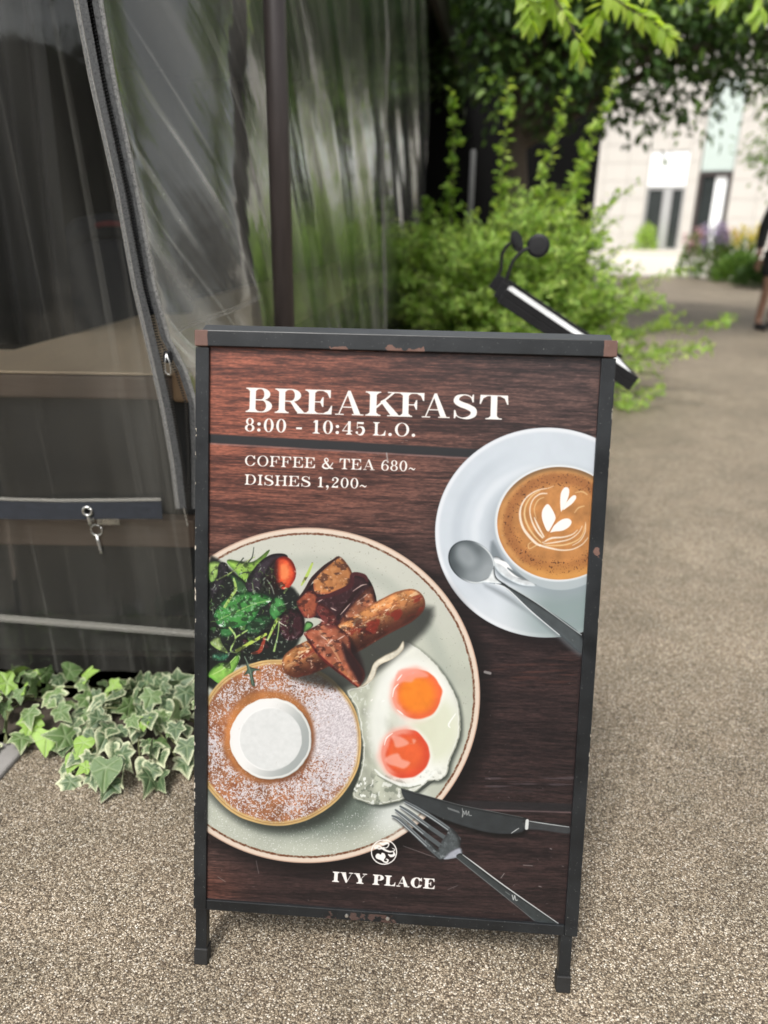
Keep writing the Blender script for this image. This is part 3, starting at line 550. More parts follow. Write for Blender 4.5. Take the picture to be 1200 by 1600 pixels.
    A.put(w, rgb(40, 44, 40), .8*ss(16, -4, sd_ell(X, Y, 442, 1168, 131, 128)))
    a = ss(.8, -.8, d); n = fbm(X, Y, 24, 24, 4, 9)-.5
    A.put(w, rgb(206, 172, 116)*(1+.3*n)[..., None], a)
    A.put(w, rgb(160, 104, 70)*(1+.6*n)[..., None], a*ss(-5.5, -9, d+2*n)); A.put(w, rgb(120, 66, 42), a*.5*ss(.52, .68, fbm(X, Y, 16, 16, 3, 3))*ss(-6, -12, d))
    A.put(w, rgb(150, 112, 66), a*.6*ss(1.2, .3, np.abs(d+3.6)))
    hole = sd_ell(X, Y, 419, 1151, 69, 70, .3)
    dens = .50+.42*ss(430, 545, X)*ss(1290, 1130, Y)*ss(1040, 1110, Y)+.35*(fbm(X, Y, 34, 34, 3, 14)-.5)-.15*ss(20, 0, -d)
    sug = ss(.0, .16, dens-.92*(.55*vnoise(X/1.15, Y/1.15, 1)+.45*vnoise(X/2.3, Y/2.3, 6))+.02)*ss(-3, 9, hole+5*n)*ss(-2, -9, d)
    A.put(w, rgb(150, 126, 124), a*.40*ss(430, 540, X)*ss(-2, 9, hole)*ss(-2, -12, d))
    A.put(w, rgb(228, 224, 230)*(.80+.30*vnoise(X/1.6+.5*Y/1.6, Y/1.6, 13))[..., None], a*sug*.9)
    A.put(w, rgb(182, 118, 68)*(1+.45*n)[..., None], a*ss(4, -3, hole+9*n)*.9); A.put(w, rgb(224, 206, 196), a*.6*ss(.80, .86, vnoise(X/1.3, Y/1.3, 10))*ss(3, -2, hole))
    A.put(w, rgb(92, 54, 36), .6*ss(7, -4, sd_ell(X, Y, 427, 1159, 63, 62)))
    d = sd_ell(X, Y, 423, 1154.5, 64, 63.5)+1.6*(vnoise(X/9, Y/9, 2)-.5); a = ss(.8, -.8, d)
    sd = ss(390, 480, X+.45*(Y-1155))[..., None]
    A.put(w, rgb(240, 239, 237)*(1-sd)+rgb(166, 172, 170)*sd, a)
    A.put(w, rgb(238, 238, 234), a*.75*ss(2.4, .6, np.abs(d+2.4)))
    d = sd_ell(X, Y, 423, 1155, 48.5, 48)+.8*(vnoise(X/7, Y/7, 3)-.5)
    A.put(w, rgb(244, 244, 243), .85*ss(2.2, .4, np.abs(d-.5))*ss(450, 400, X)); A.put(w, rgb(222, 224, 223)*(1+.06*(fbm(X, Y, 6, 6, 3, 4)-.5))[..., None], ss(1.2, -1.2, d))
    # --- eggs
    e = Z(540, 990, 5.4545)
    white_pts = e([(500, 60), (600, 110), (700, 190), (780, 270), (860, 380), (910, 470), (950, 560), (975, 700), (975, 850), (940, 960), (890, 1080), (860, 1200), (790, 1250), (700, 1260), (620, 1330), (520, 1400), (400, 1440), (270, 1460), (150, 1430), (60, 1380), (120, 1200), (150, 1000), (130, 850), (90, 650), (10, 500), (60, 460), (150, 440), (220, 380), (260, 300), (350, 230), (450, 160)])
    shade(A, white_pts, rgb(44, 50, 46), .85, 5, (4, 4))
    p = smooth(white_pts, 5); w = A.win(*bb(p)); X, Y = A.X[w], A.Y[w]; d = sd_poly(X, Y, p)+1.5*(vnoise(X/4, Y/4, 7)-.5); a = ss(.9, -.9, d)
    n = fbm(X, Y, 20, 26, 4, 3)-.5; lf = ss(640, 570, X-.25*(Y-1100))[..., None]
    A.put(w, (rgb(228, 229, 219)*(1-lf)+rgb(178, 182, 166)*lf)*(1+.28*n*(.4+lf[..., 0]))[..., None], a)
    A.put(w, rgb(240, 242, 236), a*.8*ss(26, 6, np.abs(sd_ell(X, Y, 643, 1130, 52, 82)+8*n))); A.put(w, rgb(206, 210, 178), a*.6*ss(30, 0, sd_ell(X, Y, 680, 1140, 22, 36)))
    A.put(w, rgb(120, 124, 108), a*.55*ss(-4, -1, d)); A.put(w, rgb(242, 243, 236), a*.7*ss(1.3, .3, np.abs(d+2.4+2*n)))
    A.put(w, rgb(96, 104, 92), a*.55*ss(.56, .70, fbm(X, Y, 7, 7, 3, 8))*ss(1195, 1225, Y)); A.put(w, rgb(240, 242, 236), a*.7*ss(.58, .68, fbm(X, Y, 6, 8, 3, 1))*(ss(1200, 1220, Y)+ss(590, 570, X)*.6))
    line(A, e([(250, 1160), (330, 1230), (450, 1280), (560, 1290), (690, 1240), (760, 1180)]), [1.2, 2.2, 2.6, 2.4, 2, 1], rgb(240, 243, 238), .85); line(A, e([(270, 1210), (380, 1270), (500, 1320), (640, 1290)]), [.8, 1.4, 1.4, .8], rgb(120, 126, 112), .7)
    line(A, e([(940, 680), (880, 770), (890, 800)]), [.6, 1.2, .8], rgb(250, 250, 246)); line(A, e([(620, 1350), (700, 1290), (760, 1250)]), [1.2, 1.5, .8], rgb(60, 64, 60), .8)
    for (cx, cy, rx, ry, c1, c2, sd_) in ((652, 1085, 38, 38, rgb(238, 132, 42), rgb(230, 104, 62), 2), (633, 1178, 38, 38.5, rgb(226, 98, 54), rgb(214, 76, 50), 5)):
        w = A.win(cx-60, cy-60, cx+60, cy+60); X, Y = A.X[w], A.Y[w]
        d = sd_ell(X, Y, cx, cy, rx, ry)+3*(vnoise(X/13, Y/13, sd_)-.5); n = fbm(X, Y, 12, 12, 3, sd_)-.5
        A.put(w, rgb(242, 206, 196), .75*ss(13, -3, d)*ss(cx+35, cx-20, X)); A.put(w, rgb(246, 244, 238), .6*ss(9, 0, d)*ss(cx-20, cx+30, X))
        t = np.clip(-d/rx, 0, 1)[..., None]; A.put(w, (c2+(c1-c2)*ss(0, .5, t))*(1+.12*n)[..., None], ss(2.2, -1.6, d))
        A.put(w, rgb(238, 168, 150), .75*ss(9, -2, d)*ss(-11, -3, d+6*n)*ss(cx+8, cx-18, X+.4*(Y-cy)))
    shade(A, e([(450, 320), (560, 300), (680, 330), (700, 370), (600, 380), (560, 415), (470, 410), (420, 430)]), rgb(240, 158, 140), .8, 3)
    for pts in ([(390, 870), (470, 880), (540, 930), (500, 960), (430, 970), (410, 920)], [(340, 1060), (440, 1020), (480, 1070), (550, 1100), (500, 1150), (420, 1130), (360, 1110)], [(570, 900), (600, 910), (580, 940)]): shade(A, e(pts), rgb(240, 172, 156), .75, 2.5)
    for pts in ([(400, 540), (415, 470), (450, 430)], [(440, 400), (480, 350)], [(330, 950), (350, 890), (400, 850)], [(440, 650), (490, 690)], [(215, 575), (230, 560)], [(310, 580), (330, 570)]): line(A, e(pts), [.5, 1.1, .5], rgb(252, 248, 244), .9)
    # --- bacon and sausage
    b = Z(430, 850, 4.615)
    sau = b([(150, 860), (350, 770), (560, 660), (760, 540), (975, 430)])
    shade(A, b([(60, 900), (300, 1010), (560, 1010), (900, 760), (1100, 560), (1060, 430), (500, 700)]), rgb(34, 36, 34), .8, 8, (4, 4))
    blob(A, b([(200, 360), (330, 250), (560, 210), (680, 260), (730, 460), (600, 600), (470, 600), (330, 540), (180, 500)]), rgb(52, 30, 34), rgb(24, 14, 18), e=10, hi=rgb(200, 170, 170), seed=2)
    blob(A, b([(460, 570), (560, 430), (690, 300), (715, 380), (728, 470), (650, 530), (520, 625), (470, 610)]), rgb(160, 98, 70), rgb(90, 48, 38), e=7, hi=rgb(235, 190, 165), seed=1, ns=10)
    blob(A, b([(155, 410), (240, 335), (310, 380), (295, 510), (225, 535), (190, 500)]), rgb(146, 76, 54), rgb(86, 36, 34), e=6, seed=4)
    blob(A, b([(460, 88), (545, 185), (550, 250), (525, 310), (420, 352), (325, 362), (280, 335), (285, 235), (380, 150)]), rgb(184, 122, 74), rgb(120, 66, 44), e=6, hi=rgb(230, 180, 130), seed=7, ns=14, nz=.2)
    line(A, b([(160, 405), (220, 330), (270, 250), (360, 160), (458, 92)]), [1, 2.4, 3, 2.4, 1], rgb(46, 28, 28)); line(A, b([(300, 400), (420, 360), (540, 300), (560, 220), (640, 230), (665, 270)]), [2, 3.4, 4, 3, 3, 2], rgb(70, 32, 36)); line(A, b([(450, 540), (520, 430), (600, 330), (665, 280)]), [2.4, 3, 2.6, 2], rgb(40, 24, 26))
    for pts in ([(470, 510), (540, 430)], [(560, 340), (620, 300), (660, 290)], [(590, 420), (680, 350)], [(300, 420), (340, 400)], [(620, 490), (700, 450)]): line(A, b(pts), [.4, .9, .4], rgb(236, 210, 200), .8)
    w = A.win(*bb(sau, 30)); X, Y = A.X[w], A.Y[w]
    q2 = smooth(sau, 8, False); r2 = np.interp(np.linspace(0, 1, len(q2)), [0, .1, .5, .9, 1], [22, 25, 26, 27, 23]); d = sd_path(X, Y, q2, r2); a = ss(.9, -.9, d)
    ax = np.array(sau[-1])-np.array(sau[0]); ax = ax/np.hypot(*ax); cr = (X-sau[0][0])*-ax[1]+(Y-sau[0][1])*ax[0]; al = (X-sau[0][0])*ax[0]+(Y-sau[0][1])*ax[1]
    t = np.clip(cr/25, -1, 1); n = fbm(X, Y, 15, 15, 4, 3)-.5
    lit = (ss(1.0, -.75, t))[..., None]
    col = (rgb(66, 34, 28)*(1-lit)+rgb(204, 138, 84)*lit)*(1+.75*n)[..., None]; A.put(w, col, a)
    A.put(w, rgb(126, 38, 30), a*.8*ss(.48, .62, fbm(al, cr, 20, 13, 4, 12))*ss(-.7, .0, t)*ss(.95, .4, t)); A.put(w, rgb(240, 206, 158), a*.75*ss(.56, .66, fbm(al, cr, 16, 5, 3, 6))*ss(-.95, -.6, t)*ss(.1, -.35, t)); A.put(w, rgb(80, 40, 28), a*.4*ss(.62, .74, fbm(al, cr, 5, 3, 2, 8)))
    A.put(w, rgb(96, 50, 38), a*.6*ss(-4, -.6, d)); A.put(w, rgb(252, 232, 204), a*.8*ss(.66, .74, fbm(al, cr, 7, 2.5, 3, 15))*ss(-.95, -.5, t)*ss(.2, -.3, t))
    shade(A, b([(480, 660), (560, 700), (640, 900), (620, 1010), (560, 900), (520, 760)]), rgb(30, 18, 20), .85, 5)
    st = b([(210, 640), (335, 560), (300, 490), (335, 430), (430, 520), (450, 590), (540, 670), (545, 770), (590, 840), (645, 930), (625, 1000), (595, 1035), (500, 960), (400, 880), (310, 800), (240, 690)])
    blob(A, st, rgb(158, 90, 66), rgb(104, 46, 40), e=6, hi=rgb(232, 190, 170), seed=9, ns=9, nz=.3)
    shade(A, b([(480, 700), (545, 780), (640, 930), (610, 1010), (560, 930), (500, 820)]), rgb(36, 20, 24), .92, 4)
    shade(A, b([(300, 480), (340, 440), (430, 530), (440, 600), (370, 600)]), rgb(84, 34, 40), .7, 5); shade(A, b([(420, 860), (470, 880), (560, 980), (530, 960)]), rgb(196, 130, 80), .7, 3)
    line(A, b([(212, 645), (250, 710), (320, 805), (420, 895), (500, 955), (595, 1032)]), [1, 1.7, 1.8, 1.7, 1.5, .8], rgb(96, 34, 32)); line(A, b([(300, 600), (370, 680), (420, 760), (470, 850)]), [.8, 2.2, 2.2, 1], rgb(206, 150, 112), .7)
    ww = A.win(462, 862, 596, 1080); gX, gY = A.X[ww], A.Y[ww]; lum = A.img[ww].mean(-1); meat = ss(.10, .2, A.img[ww][..., 0]-A.img[ww][..., 2]); n9 = fbm(gX, gY, 10, 7, 4, 4)
    A.put(ww, rgb(40, 20, 22), meat*.6*ss(.54, .68, n9)); A.put(ww, rgb(236, 206, 184), meat*.55*ss(.70, .76, fbm(gX, gY, 5, 4, 3, 7)))
    for pts in ([(310, 540), (350, 560)], [(450, 690), (500, 660)], [(380, 720), (410, 690)], [(330, 660), (370, 690)], [(400, 460), (440, 480)]): line(A, b(pts), [.4, 1, .4], rgb(240, 214, 204), .8)
    ew = e([(492, 60), (495, 130), (410, 210), (285, 275), (245, 375), (155, 445), (95, 465), (165, 415), (205, 340), (245, 245), (330, 185), (440, 130)])
    blob(A, ew, rgb(222, 216, 198), rgb(170, 160, 140), e=3, nz=.15)
    ar = z([(320, 1085), (350, 1110), (435, 1135), (375, 1150), (390, 1255), (362, 1245), (345, 1165), (305, 1175), (330, 1130)]); blob(A, ar, rgb(74, 98, 84), rgb(40, 58, 50), e=3, nz=.2); line(A, z([(310, 1030), (340, 1100), (360, 1170), (375, 1240)]), [.8, 1, .8, .5], rgb(110, 130, 112))
    # --- knife and fork
    k = Z(590, 1200, 3.871)
    kn = k([(143, 132), (160, 128), (300, 168), (500, 223), (700, 263), (890, 300), (905, 312), (895, 368), (860, 390), (780, 400), (640, 385), (430, 322), (260, 245), (170, 190)])
    shade(A, kn, rgb(10, 10, 11), .8, 5, (2, 6)); blob(A, kn, rgb(52, 56, 58), rgb(34, 37, 39), e=5, nz=.1, ns=12); line(A, k([(150, 130), (300, 170), (500, 225), (700, 265), (880, 300)]), [.3, .5, .5, .5, .4], rgb(120, 124, 124), .8)
    blob(A, k([(895, 318), (1160, 352), (1160, 398), (1000, 378), (895, 366)]), rgb(60, 62, 64), rgb(40, 42, 44), e=4, nz=.1); line(A, k([(920, 322), (1000, 335), (1160, 358)]), [.5, .7, .5], rgb(200, 204, 204)); line(A, k([(906, 320), (902, 365)]), [2.6, 2.6], rgb(214, 216, 214)); line(A, k([(810, 395), (835, 378), (855, 365)]), [.4, .6, .4], rgb(226, 228, 226))
    for j in range(9): line(A, k([(425+j*8, 240+j*2.7), (430+j*8, 250+j*2.7)]), .5, rgb(165, 168, 168), .8, 2)
    line(A, k([(512, 245), (518, 280), (512, 298), (520, 262), (528, 282), (536, 258), (540, 286), (552, 262), (553, 285), (568, 288)]), .45, rgb(198, 200, 198), .9, 3)
    tines = ([(88, 290), (130, 312), (210, 385), (300, 470), (380, 540)], [(108, 254), (180, 312), (280, 395), (380, 470)], [(136, 232), (200, 275), (310, 355), (420, 430)], [(163, 203), (230, 240), (330, 300), (430, 370), (490, 430)])
    for t in tines: line(A, [(x+2, y+4) for x, y in k(t)], [1.5, 3.6, 3.8, 4], rgb(30, 31, 32), .6, soft=3)
    for t in tines: line(A, k(t), [1.2, 3.2, 3.3, 3.4, 3.4], rgb(84, 90, 93))
    palm = k([(300, 430), (360, 490), (372, 480), (390, 440), (415, 408), (440, 360), (480, 395), (500, 440), (502, 500), (525, 535), (560, 575), (530, 575), (470, 545), (402, 552), (350, 520), (290, 450)])
    blob(A, palm, rgb(78, 84, 86), rgb(58, 62, 64), e=6, nz=.2, ns=5, hi=rgb(150, 156, 158))
    for t in tines: line(A, [(x-1.2, y+1.0) for x, y in k(t)[:-1]], [.3, .7, .7, .5], rgb(196, 202, 204), .9); line(A, [(x+1.6, y-1.2) for x, y in k(t)[:-1]], [.2, .5, .5, .4], rgb(160, 166, 168), .6)
    blob(A, k([(400, 552), (440, 505), (500, 480), (512, 525), (470, 545)]), rgb(172, 176, 186), rgb(110, 114, 120), e=4, nz=.1)
    blob(A, k([(490, 520), (520, 525), (600, 590), (780, 725), (1100, 942), (1105, 955), (955, 930), (860, 845), (760, 770), (560, 612), (480, 545)]), rgb(56, 61, 62), rgb(44, 48, 50), e=4, nz=.1); line(A, k([(515, 525), (600, 588), (780, 722), (1095, 942)]), [.5, .9, .9, .6], rgb(214, 218, 218)); line(A, k([(480, 545), (560, 610), (760, 770), (950, 925)]), [.3, .5, .5, .3], rgb(120, 124, 124))
    line(A, k([(815, 770), (822, 798), (830, 772), (836, 800), (846, 800)]), .7, rgb(210, 212, 210), .9, 3); line(A, k([(775, 750), (800, 768)]), .5, rgb(150, 152, 150), .7, 2)
    # --- lettering
    ext = [('B', 38, 155), ('R', 162, 297), ('E', 290, 408), ('A', 418, 540), ('K', 548, 702), ('F', 690, 802), ('A', 788, 907), ('S', 918, 1022), ('T', 1033, 1156)]
    t0 = np.zeros((1, 1))
    for ch, a0, a1 in ext:
        x0 = 370+a0/2.727; wd = G(ch, t0, t0, .21, .045)[1]; glyph(A, ch, x0, 643.4+(x0-384)*.0305, (1, .0305), 38.2-(x0-384)*.0006, white, .21, .045, (a1-a0)/2.727/wd)
    text(A, '8:00 - 10:45 L.O.', (382, 673.6), (650, 682.3), 21, white, .19, .05, .13)
    text(A, 'COFFEE & TEA 680~', (382, 727.5), (649, 736.8), 16.6, white, .17, .06, .12)
    text(A, 'DISHES 1,200~', (382, 757), (573, 763.6), 16.2, white, .17, .06, .12)
    text(A, 'IVY PLACE', (519, 1378), (679.5, 1389.6), 16.2, white, .29, .09, .06)
    w = A.win(575, 1305, 625, 1358); A.put(w, white, ss(.6, -.6, np.abs(sd_ell(A.X[w], A.Y[w], 600, 1331.6, 19.6, 18.9))-.9))
    v = Z(500, 1290, 6.0)
    line(A, v([(545, 195), (515, 215), (515, 195), (550, 190), (600, 225), (650, 245), (690, 240), (700, 225), (680, 215)]), [1.2, .9, .8, .9, 1.6, 1.4, .8, .8, .6], white)
    line(A, v([(690, 250), (695, 275), (665, 285), (640, 270)]), [1, 2, 2.2, .6], white); line(A, v([(560, 165), (590, 175), (625, 165), (645, 175), (630, 205), (590, 215), (550, 225)]), [.6, 2, 1.8, 1, .8, .8, .6], white)
    line(A, v([(525, 210), (560, 215), (600, 205)]), [1.6, 1, .8], white, .9)
    p = smooth(v([(570, 272), (580, 255), (605, 265), (615, 295), (600, 320), (600, 345), (570, 325), (530, 310), (520, 285), (540, 262)]), 4); ww = A.win(*bb(p)); A.put(ww, white, ss(.5, -.5, sd_poly(A.X[ww], A.Y[ww], p)))
    line(A, v([(600, 340), (625, 345), (638, 325), (622, 316)]), [1.2, 1.4, 1.2, 1], white)
    # scuffs worn into the laminate
    for x0, y0, x1, y1, r in ((818, 1352, 832, 1353, .5), (783, 1372, 788, 1365, .6), (630, 1322, 680, 1340, .3), (758, 1050, 766, 1052, 2.2), (842, 1385, 846, 1386, .6), (860, 1326, 862, 1327, .7), (604, 708, 606, 722, 1.2), (400, 1345, 404, 1365, .25), (340, 1370, 352, 1378, .3), (700, 1390, 715, 1384, .25)):
        line(A, [(x0, y0), (x1, y1)], r, rgb(176, 172, 170), .7, 2)
    r2 = np.random.RandomState(8)
    for i in range(150):
        x0, y0 = r2.uniform(325, 930), r2.uniform(548, 1440); line(A, [(x0, y0), (x0+r2.uniform(-3, 3), y0+r2.uniform(-2, 2))], r2.uniform(.15, .5), rgb(196, 190, 186), .45, 2)
def lerp(a, b, t): return a+(b-a)*t
rnd = random.Random(11); nr = np.random.RandomState(5)
# ------------------------------------------------------------------ setting: ground, plaza
setting(MB().add([(-60, -40, 0), (60, -40, 0), (60, 140, 0), (-60, 140, 0)], [(0, 1, 2, 3)]).build('ground', M['ground'], recalc=False))
setting(MB().add([(2.5, 18.6, .004), (26, 16.2, .004), (40, 60, .004), (0, 60, .004)], [(0, 1, 2, 3)]).build('plaza', M['plaza'], recalc=False))
bed = MB().prism([(-.2, 4.9), (.5, 4.75), (1.25, 5.3), (1.45, 6.4), (1.2, 8.4), (.35, 8.4)], lambda p: (p[0], p[1], -.02), lambda p: (p[0], p[1], .05)); setting(bed.build('planting_bed', M['soil'], bevel=.02))
bed = MB().prism([(-1.7, 1.60), (-.50, 1.52), (-.38, 1.80), (-.38, 1.99), (-1.7, 1.99)], lambda p: (p[0], p[1], -.02), lambda p: (p[0], p[1], .012)); setting(bed.build('planting_bed', M['soil'], bevel=.005))

# ------------------------------------------------------------------ terrace behind the clear curtains
DX, DY = .135, .991                        # run of the terrace side, away from the viewer
def side(s, off=0.): return (-.53+DX*s+DY*off, 1.99+DY*s-DX*off)   # off > 0 towards the path
T = thing('dining_terrace', 'dark enclosed dining terrace with black boarded lower walls behind clear curtains', 'terrace', (0, 0, 0))
def wallbox(name, x0, x1, y0, y1, z0, z1, m, bev=.003): return MB().box(((x0+x1)/2, (y0+y1)/2, (z0+z1)/2), (x1-x0, y1-y0, z1-z0)).build(name, m, T, bev)
wallbox('end_board', -2.6, -.535, 2.035, 2.06, .425, .762, M['board']); wallbox('end_board', -2.6, -.535, 2.035, 2.06, .10, .335, M['board'])
wallbox('end_rail', -2.6, -.530, 2.00, 2.07, .338, .422, M['wood'], .006); wallbox('end_plinth', -2.6, -.540, 1.965, 2.05, .022, .098, M['plinth'])
wallbox('end_kerb', -2.6, -.40, 1.735, 1.96, -.05, .012, M['concrete'], .006)
def sidebox(name, s0, s1, o0, o1, z0, z1, m, bev=.003):
    a, b, c, d = side(s0, o0), side(s1, o0), side(s1, o1), side(s0, o1)
    return MB().prism([a, b, c, d], lambda p: (p[0], p[1], z0), lambda p: (p[0], p[1], z1)).build(name, m, T, bev)
sidebox('side_board', .08, 11, -.05, -.03, .425, .765, M['board']); sidebox('side_board', .08, 11, -.05, -.03, .10, .335, M['board']); sidebox('side_rail', .08, 11, -.06, -.005, .338, .422, M['wood'])
sidebox('side_plinth', .06, 11, -.07, .0, .0, .098, M['plinth'])
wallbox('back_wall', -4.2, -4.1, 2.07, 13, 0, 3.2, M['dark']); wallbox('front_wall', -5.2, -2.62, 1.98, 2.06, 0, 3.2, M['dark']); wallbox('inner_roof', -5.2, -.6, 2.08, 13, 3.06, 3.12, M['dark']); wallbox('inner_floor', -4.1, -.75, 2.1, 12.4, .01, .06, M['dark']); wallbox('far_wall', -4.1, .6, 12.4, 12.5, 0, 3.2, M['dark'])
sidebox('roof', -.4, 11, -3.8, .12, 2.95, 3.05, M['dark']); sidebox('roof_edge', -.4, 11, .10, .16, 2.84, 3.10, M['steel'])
wallbox('end_beam', -2.6, -.55, 1.98, 2.06, 2.84, 2.94, M['steel'])
for s in (2.9, 5.9): x, y = side(s, -.12); MB().lathe([(.03, .0), (.03, 2.95)], (x, y, 0), n=14).build('inner_post', M['steel'], T, smooth_=True)
# counter: a bar top running along the side, its end towards the viewer
K = thing('bar_counter', 'beige wooden bar counter with brown front edge inside the clear curtain', 'counter', (0, 0, 0))
a, b, c, d = side(-.005, .045), side(9.5, .045), side(9.5, -.50), (-1.115, 1.985)
e1, e2 = (-1.115, 1.985), (-2.2, 1.985)
top = MB().prism([a, b, side(9.5, -.52), (-1.10, 2.30), (-2.2, 2.30), (-2.2, 1.985)], lambda p: (p[0], p[1], .8285), lambda p: (p[0], p[1], .836)); top.build('counter_top', M['counter'], K, .004)
MB().prism([(a[0]-.004, a[1]+.004), (b[0]-.004, b[1]), side(9.5, -.45), (-1.10, 2.26), (-2.2, 2.26), (-2.2, 1.989)], lambda p: (p[0], p[1], .764), lambda p: (p[0], p[1], .8270)).build('counter_edge', M['wood'], K, .008, seg=3)
MB().box((-.518, 2.015, .80), (.066, .086, .078)).build('corner_block', M['rawwood'], K, .010, seg=3)
# black drape hanging inside
def cloth(name, x0, x1, y, z0, z1, amp, n, m, lab, cat, parent=None):
    V = []; F = []; nx, nz = 60, 10
    for j in range(nz+1):
        for i in range(nx+1):
            u = i/nx; z = lerp(z0, z1, j/nz); V.append((lerp(x0, x1, u)+.01*math.sin(z*3+u*9), y+amp*math.sin(u*n*6.283+.4*math.sin(z*2))*(.6+.4*math.sin(u*17)), z))
    for j in range(nz):
        for i in range(nx): k = j*(nx+1)+i; F.append((k, k+1, k+nx+2, k+nx+1))
    o = MB().add(V, F).build(name, m, parent, smooth_=True, recalc=False); s = o.modifiers.new('thick', 'SOLIDIFY'); s.thickness = .006
    return tag(o, lab, cat) if lab else o
cloth('drape', -1.42, -1.03, 2.62, .80, 2.9, .035, 5, M['drape'], 'black fabric drape hanging in folds behind the counter', 'drape')
CB = thing('side_cabinet', 'low brown wooden cabinet deep inside the dark terrace', 'cabinet', (-1.12, 3.45, .06))
MB().box((0, 0, .42), (.44, .3, .84)).build('carcass', M['wood'], CB, .006); MB().box((0, -.01, .862), (.50, .34, .035)).build('cabinet_top', M['wood'], CB, .005)
for i in (-1, 1): MB().box((i*.105, -.155, .42), (.19, .014, .72)).build('cabinet_door', M['wood'], CB, .004)
# a chair, and a navy form added for a reflection seen in the sheet
CH = thing('dining_chair', 'dark dining chair half hidden inside the terrace', 'chair', (-.98, 2.95, .06), .4)
for sx_ in (-1, 1):
    MB().bar((sx_*.19, -.19, 0), (sx_*.18, -.18, .45), .03, .03).build('leg', M['board'], CH, .003); MB().bar((sx_*.19, .19, 0), (sx_*.17, .22, 1.04), .03, .03).build('leg', M['board'], CH, .003)
MB().box((0, 0, .47), (.42, .42, .04)).build('seat', M['board'], CH, .01); MB().box((0, .215, .90), (.36, .02, .22)).build('backrest', M['board'], CH, .008)
JK = thing('reflection_form', 'navy form with red trim added over a chair back for a reflection', 'reflection_form', (-.98, 2.95, .06), .4)  # navy and red form made up to stand for a reflection
jm = MB(); jm.tube([(-.23, .21, .62), (-.24, .215, .80), (-.21, .22, .98), (-.1, .22, 1.09), (0, .22, 1.11), (.1, .22, 1.09), (.21, .22, .98), (.24, .215, .80), (.23, .21, .62)], [.03, .05, .055, .05, .045, .05, .055, .05, .03], 10); jm.box((0, .215, .83), (.42, .085, .46)); jm.build('form_body', M['navy'], JK, .03, True, 3)
MB().torus((0, .205, 1.10), (0, .3, 1), .055, .011, 16, 8).build('red_ring', M['red'], JK, smooth_=True)

# ------------------------------------------------------------------ clear curtains
Lz = [(-.70, 2.9), (-.676, 2.2), (-.641, 1.635), (-.626, 1.481), (-.596, 1.263), (-.577, 1.054), (-.553, .888), (-.536, .761), (-.524, .627), (-.520, .504), (-.517, .2), (-.517, .0)]
Rz = [(-.68, 2.9), (-.656, 2.2), (-.621, 1.635), (-.608, 1.481), (-.581, 1.264), (-.560, 1.054), (-.536, .93), (-.505, .872), (-.483, .780), (-.486, .662), (-.496, .522), (-.502, .2), (-.502, .0)]
def at_z(tab, z): t = sorted((q[1], q[0]) for q in tab); return float(np.interp(z, [q[0] for q in t], [q[1] for q in t]))
def zx(x, z, y=1.9): return (x, y, z)
FC = thing('front_curtain', 'clear plastic curtain closing the terrace end with a slanted zipper', 'curtain', (0, 0, 0), 0, 'clear curtains round the terrace')
def grid(name, nx, nz, fn, m, parent):
    V = [fn(i/nx, j/nz) for j in range(nz+1) for i in range(nx+1)]
    F = [(j*(nx+1)+i, j*(nx+1)+i+1, (j+1)*(nx+1)+i+1, (j+1)*(nx+1)+i) for j in range(nz) for i in range(nx)]
    return MB().add(V, F).build(name, m, parent, smooth_=True, recalc=False)
def ridge(x): return abs((x % 1)*2-1)
def front(u, t):
    z = lerp(.006, 2.9, t); x1 = at_z(Lz, z); x = lerp(-2.1, x1, u)
    y = 1.90+.010*math.sin(x*9+.5*z)*(.4+.6*t)+.006*math.sin(x*23+2*z)+.012*math.exp(-((x+.70)/.05)**2-((z-.72)/.2)**2)*-1
    y += -.014*math.exp(-((x+.985-.02*z)/.022)**2)-.010*math.exp(-((x+1.05-.03*z)/.016)**2)
    y -= .035*(1-t)*math.exp(-z/.25)
    return (x, y*1.0+(x1-x)*.012, z)
grid('clear_sheet', 150, 60, front, M['front_plastic'], FC)
def strip3(pts_a, pts_b, y, th=.003):
    """band between two outlines in the x-z plane, given thickness"""
    n = len(pts_a); V = [(x, y, z) for x, z in pts_a]+[(x, y, z) for x, z in pts_b]+[(x, y+th, z) for x, z in pts_a]+[(x, y+th, z) for x, z in pts_b]; F = []
    for i in range(n-1): F += [(i, i+1, n+i+1, n+i), (2*n+i, 3*n+i, 3*n+i+1, 2*n+i+1), (i, 2*n+i, 2*n+i+1, i+1), (n+i, n+i+1, 3*n+i+1, 3*n+i)]
    F += [(0, n, 3*n, 2*n), (n-1, 3*n-1, 4*n-1, 2*n-1)]
    return MB().add(V, F)
xs = np.linspace(-2.0, -.577, 12)
strip3([(x, .519+.004*math.sin(x*9)) for x in xs], [(x, .470+.004*math.sin(x*9+.6)) for x in xs], 1.878).build('fabric_band', M['webbing'], FC)
strip3([(x-.001, .529+.004*math.sin(x*9)) for x in xs], [(x, .521+.004*math.sin(x*9)) for x in xs], 1.8765).build('band_weld', M['weld'], FC)
MB().tube([(x, 1.8765, .525+.004*math.sin(x*9)) for x in xs], .0012, 6).build('stitching', M['weld'], FC)
hz = lambda x: .144+(.185-.144)*(-.52-x)/.537
xs2 = np.linspace(-2.0, -.515, 14)
strip3([(x, hz(x)+.004) for x in xs2], [(x, hz(x)-.016) for x in xs2], 1.868).build('hem_weld', M['weld'], FC); MB().tube([(x, 1.867, hz(x)-.006) for x in xs2], .0018, 6).build('hem_cord', M['weld'], FC)
GR = MB(); GR.torus((-.771, 1.876, .493), (0, 1, 0), .0115, .0035, 20, 8); GR.build('grommet', M['bright'], FC, smooth_=True)
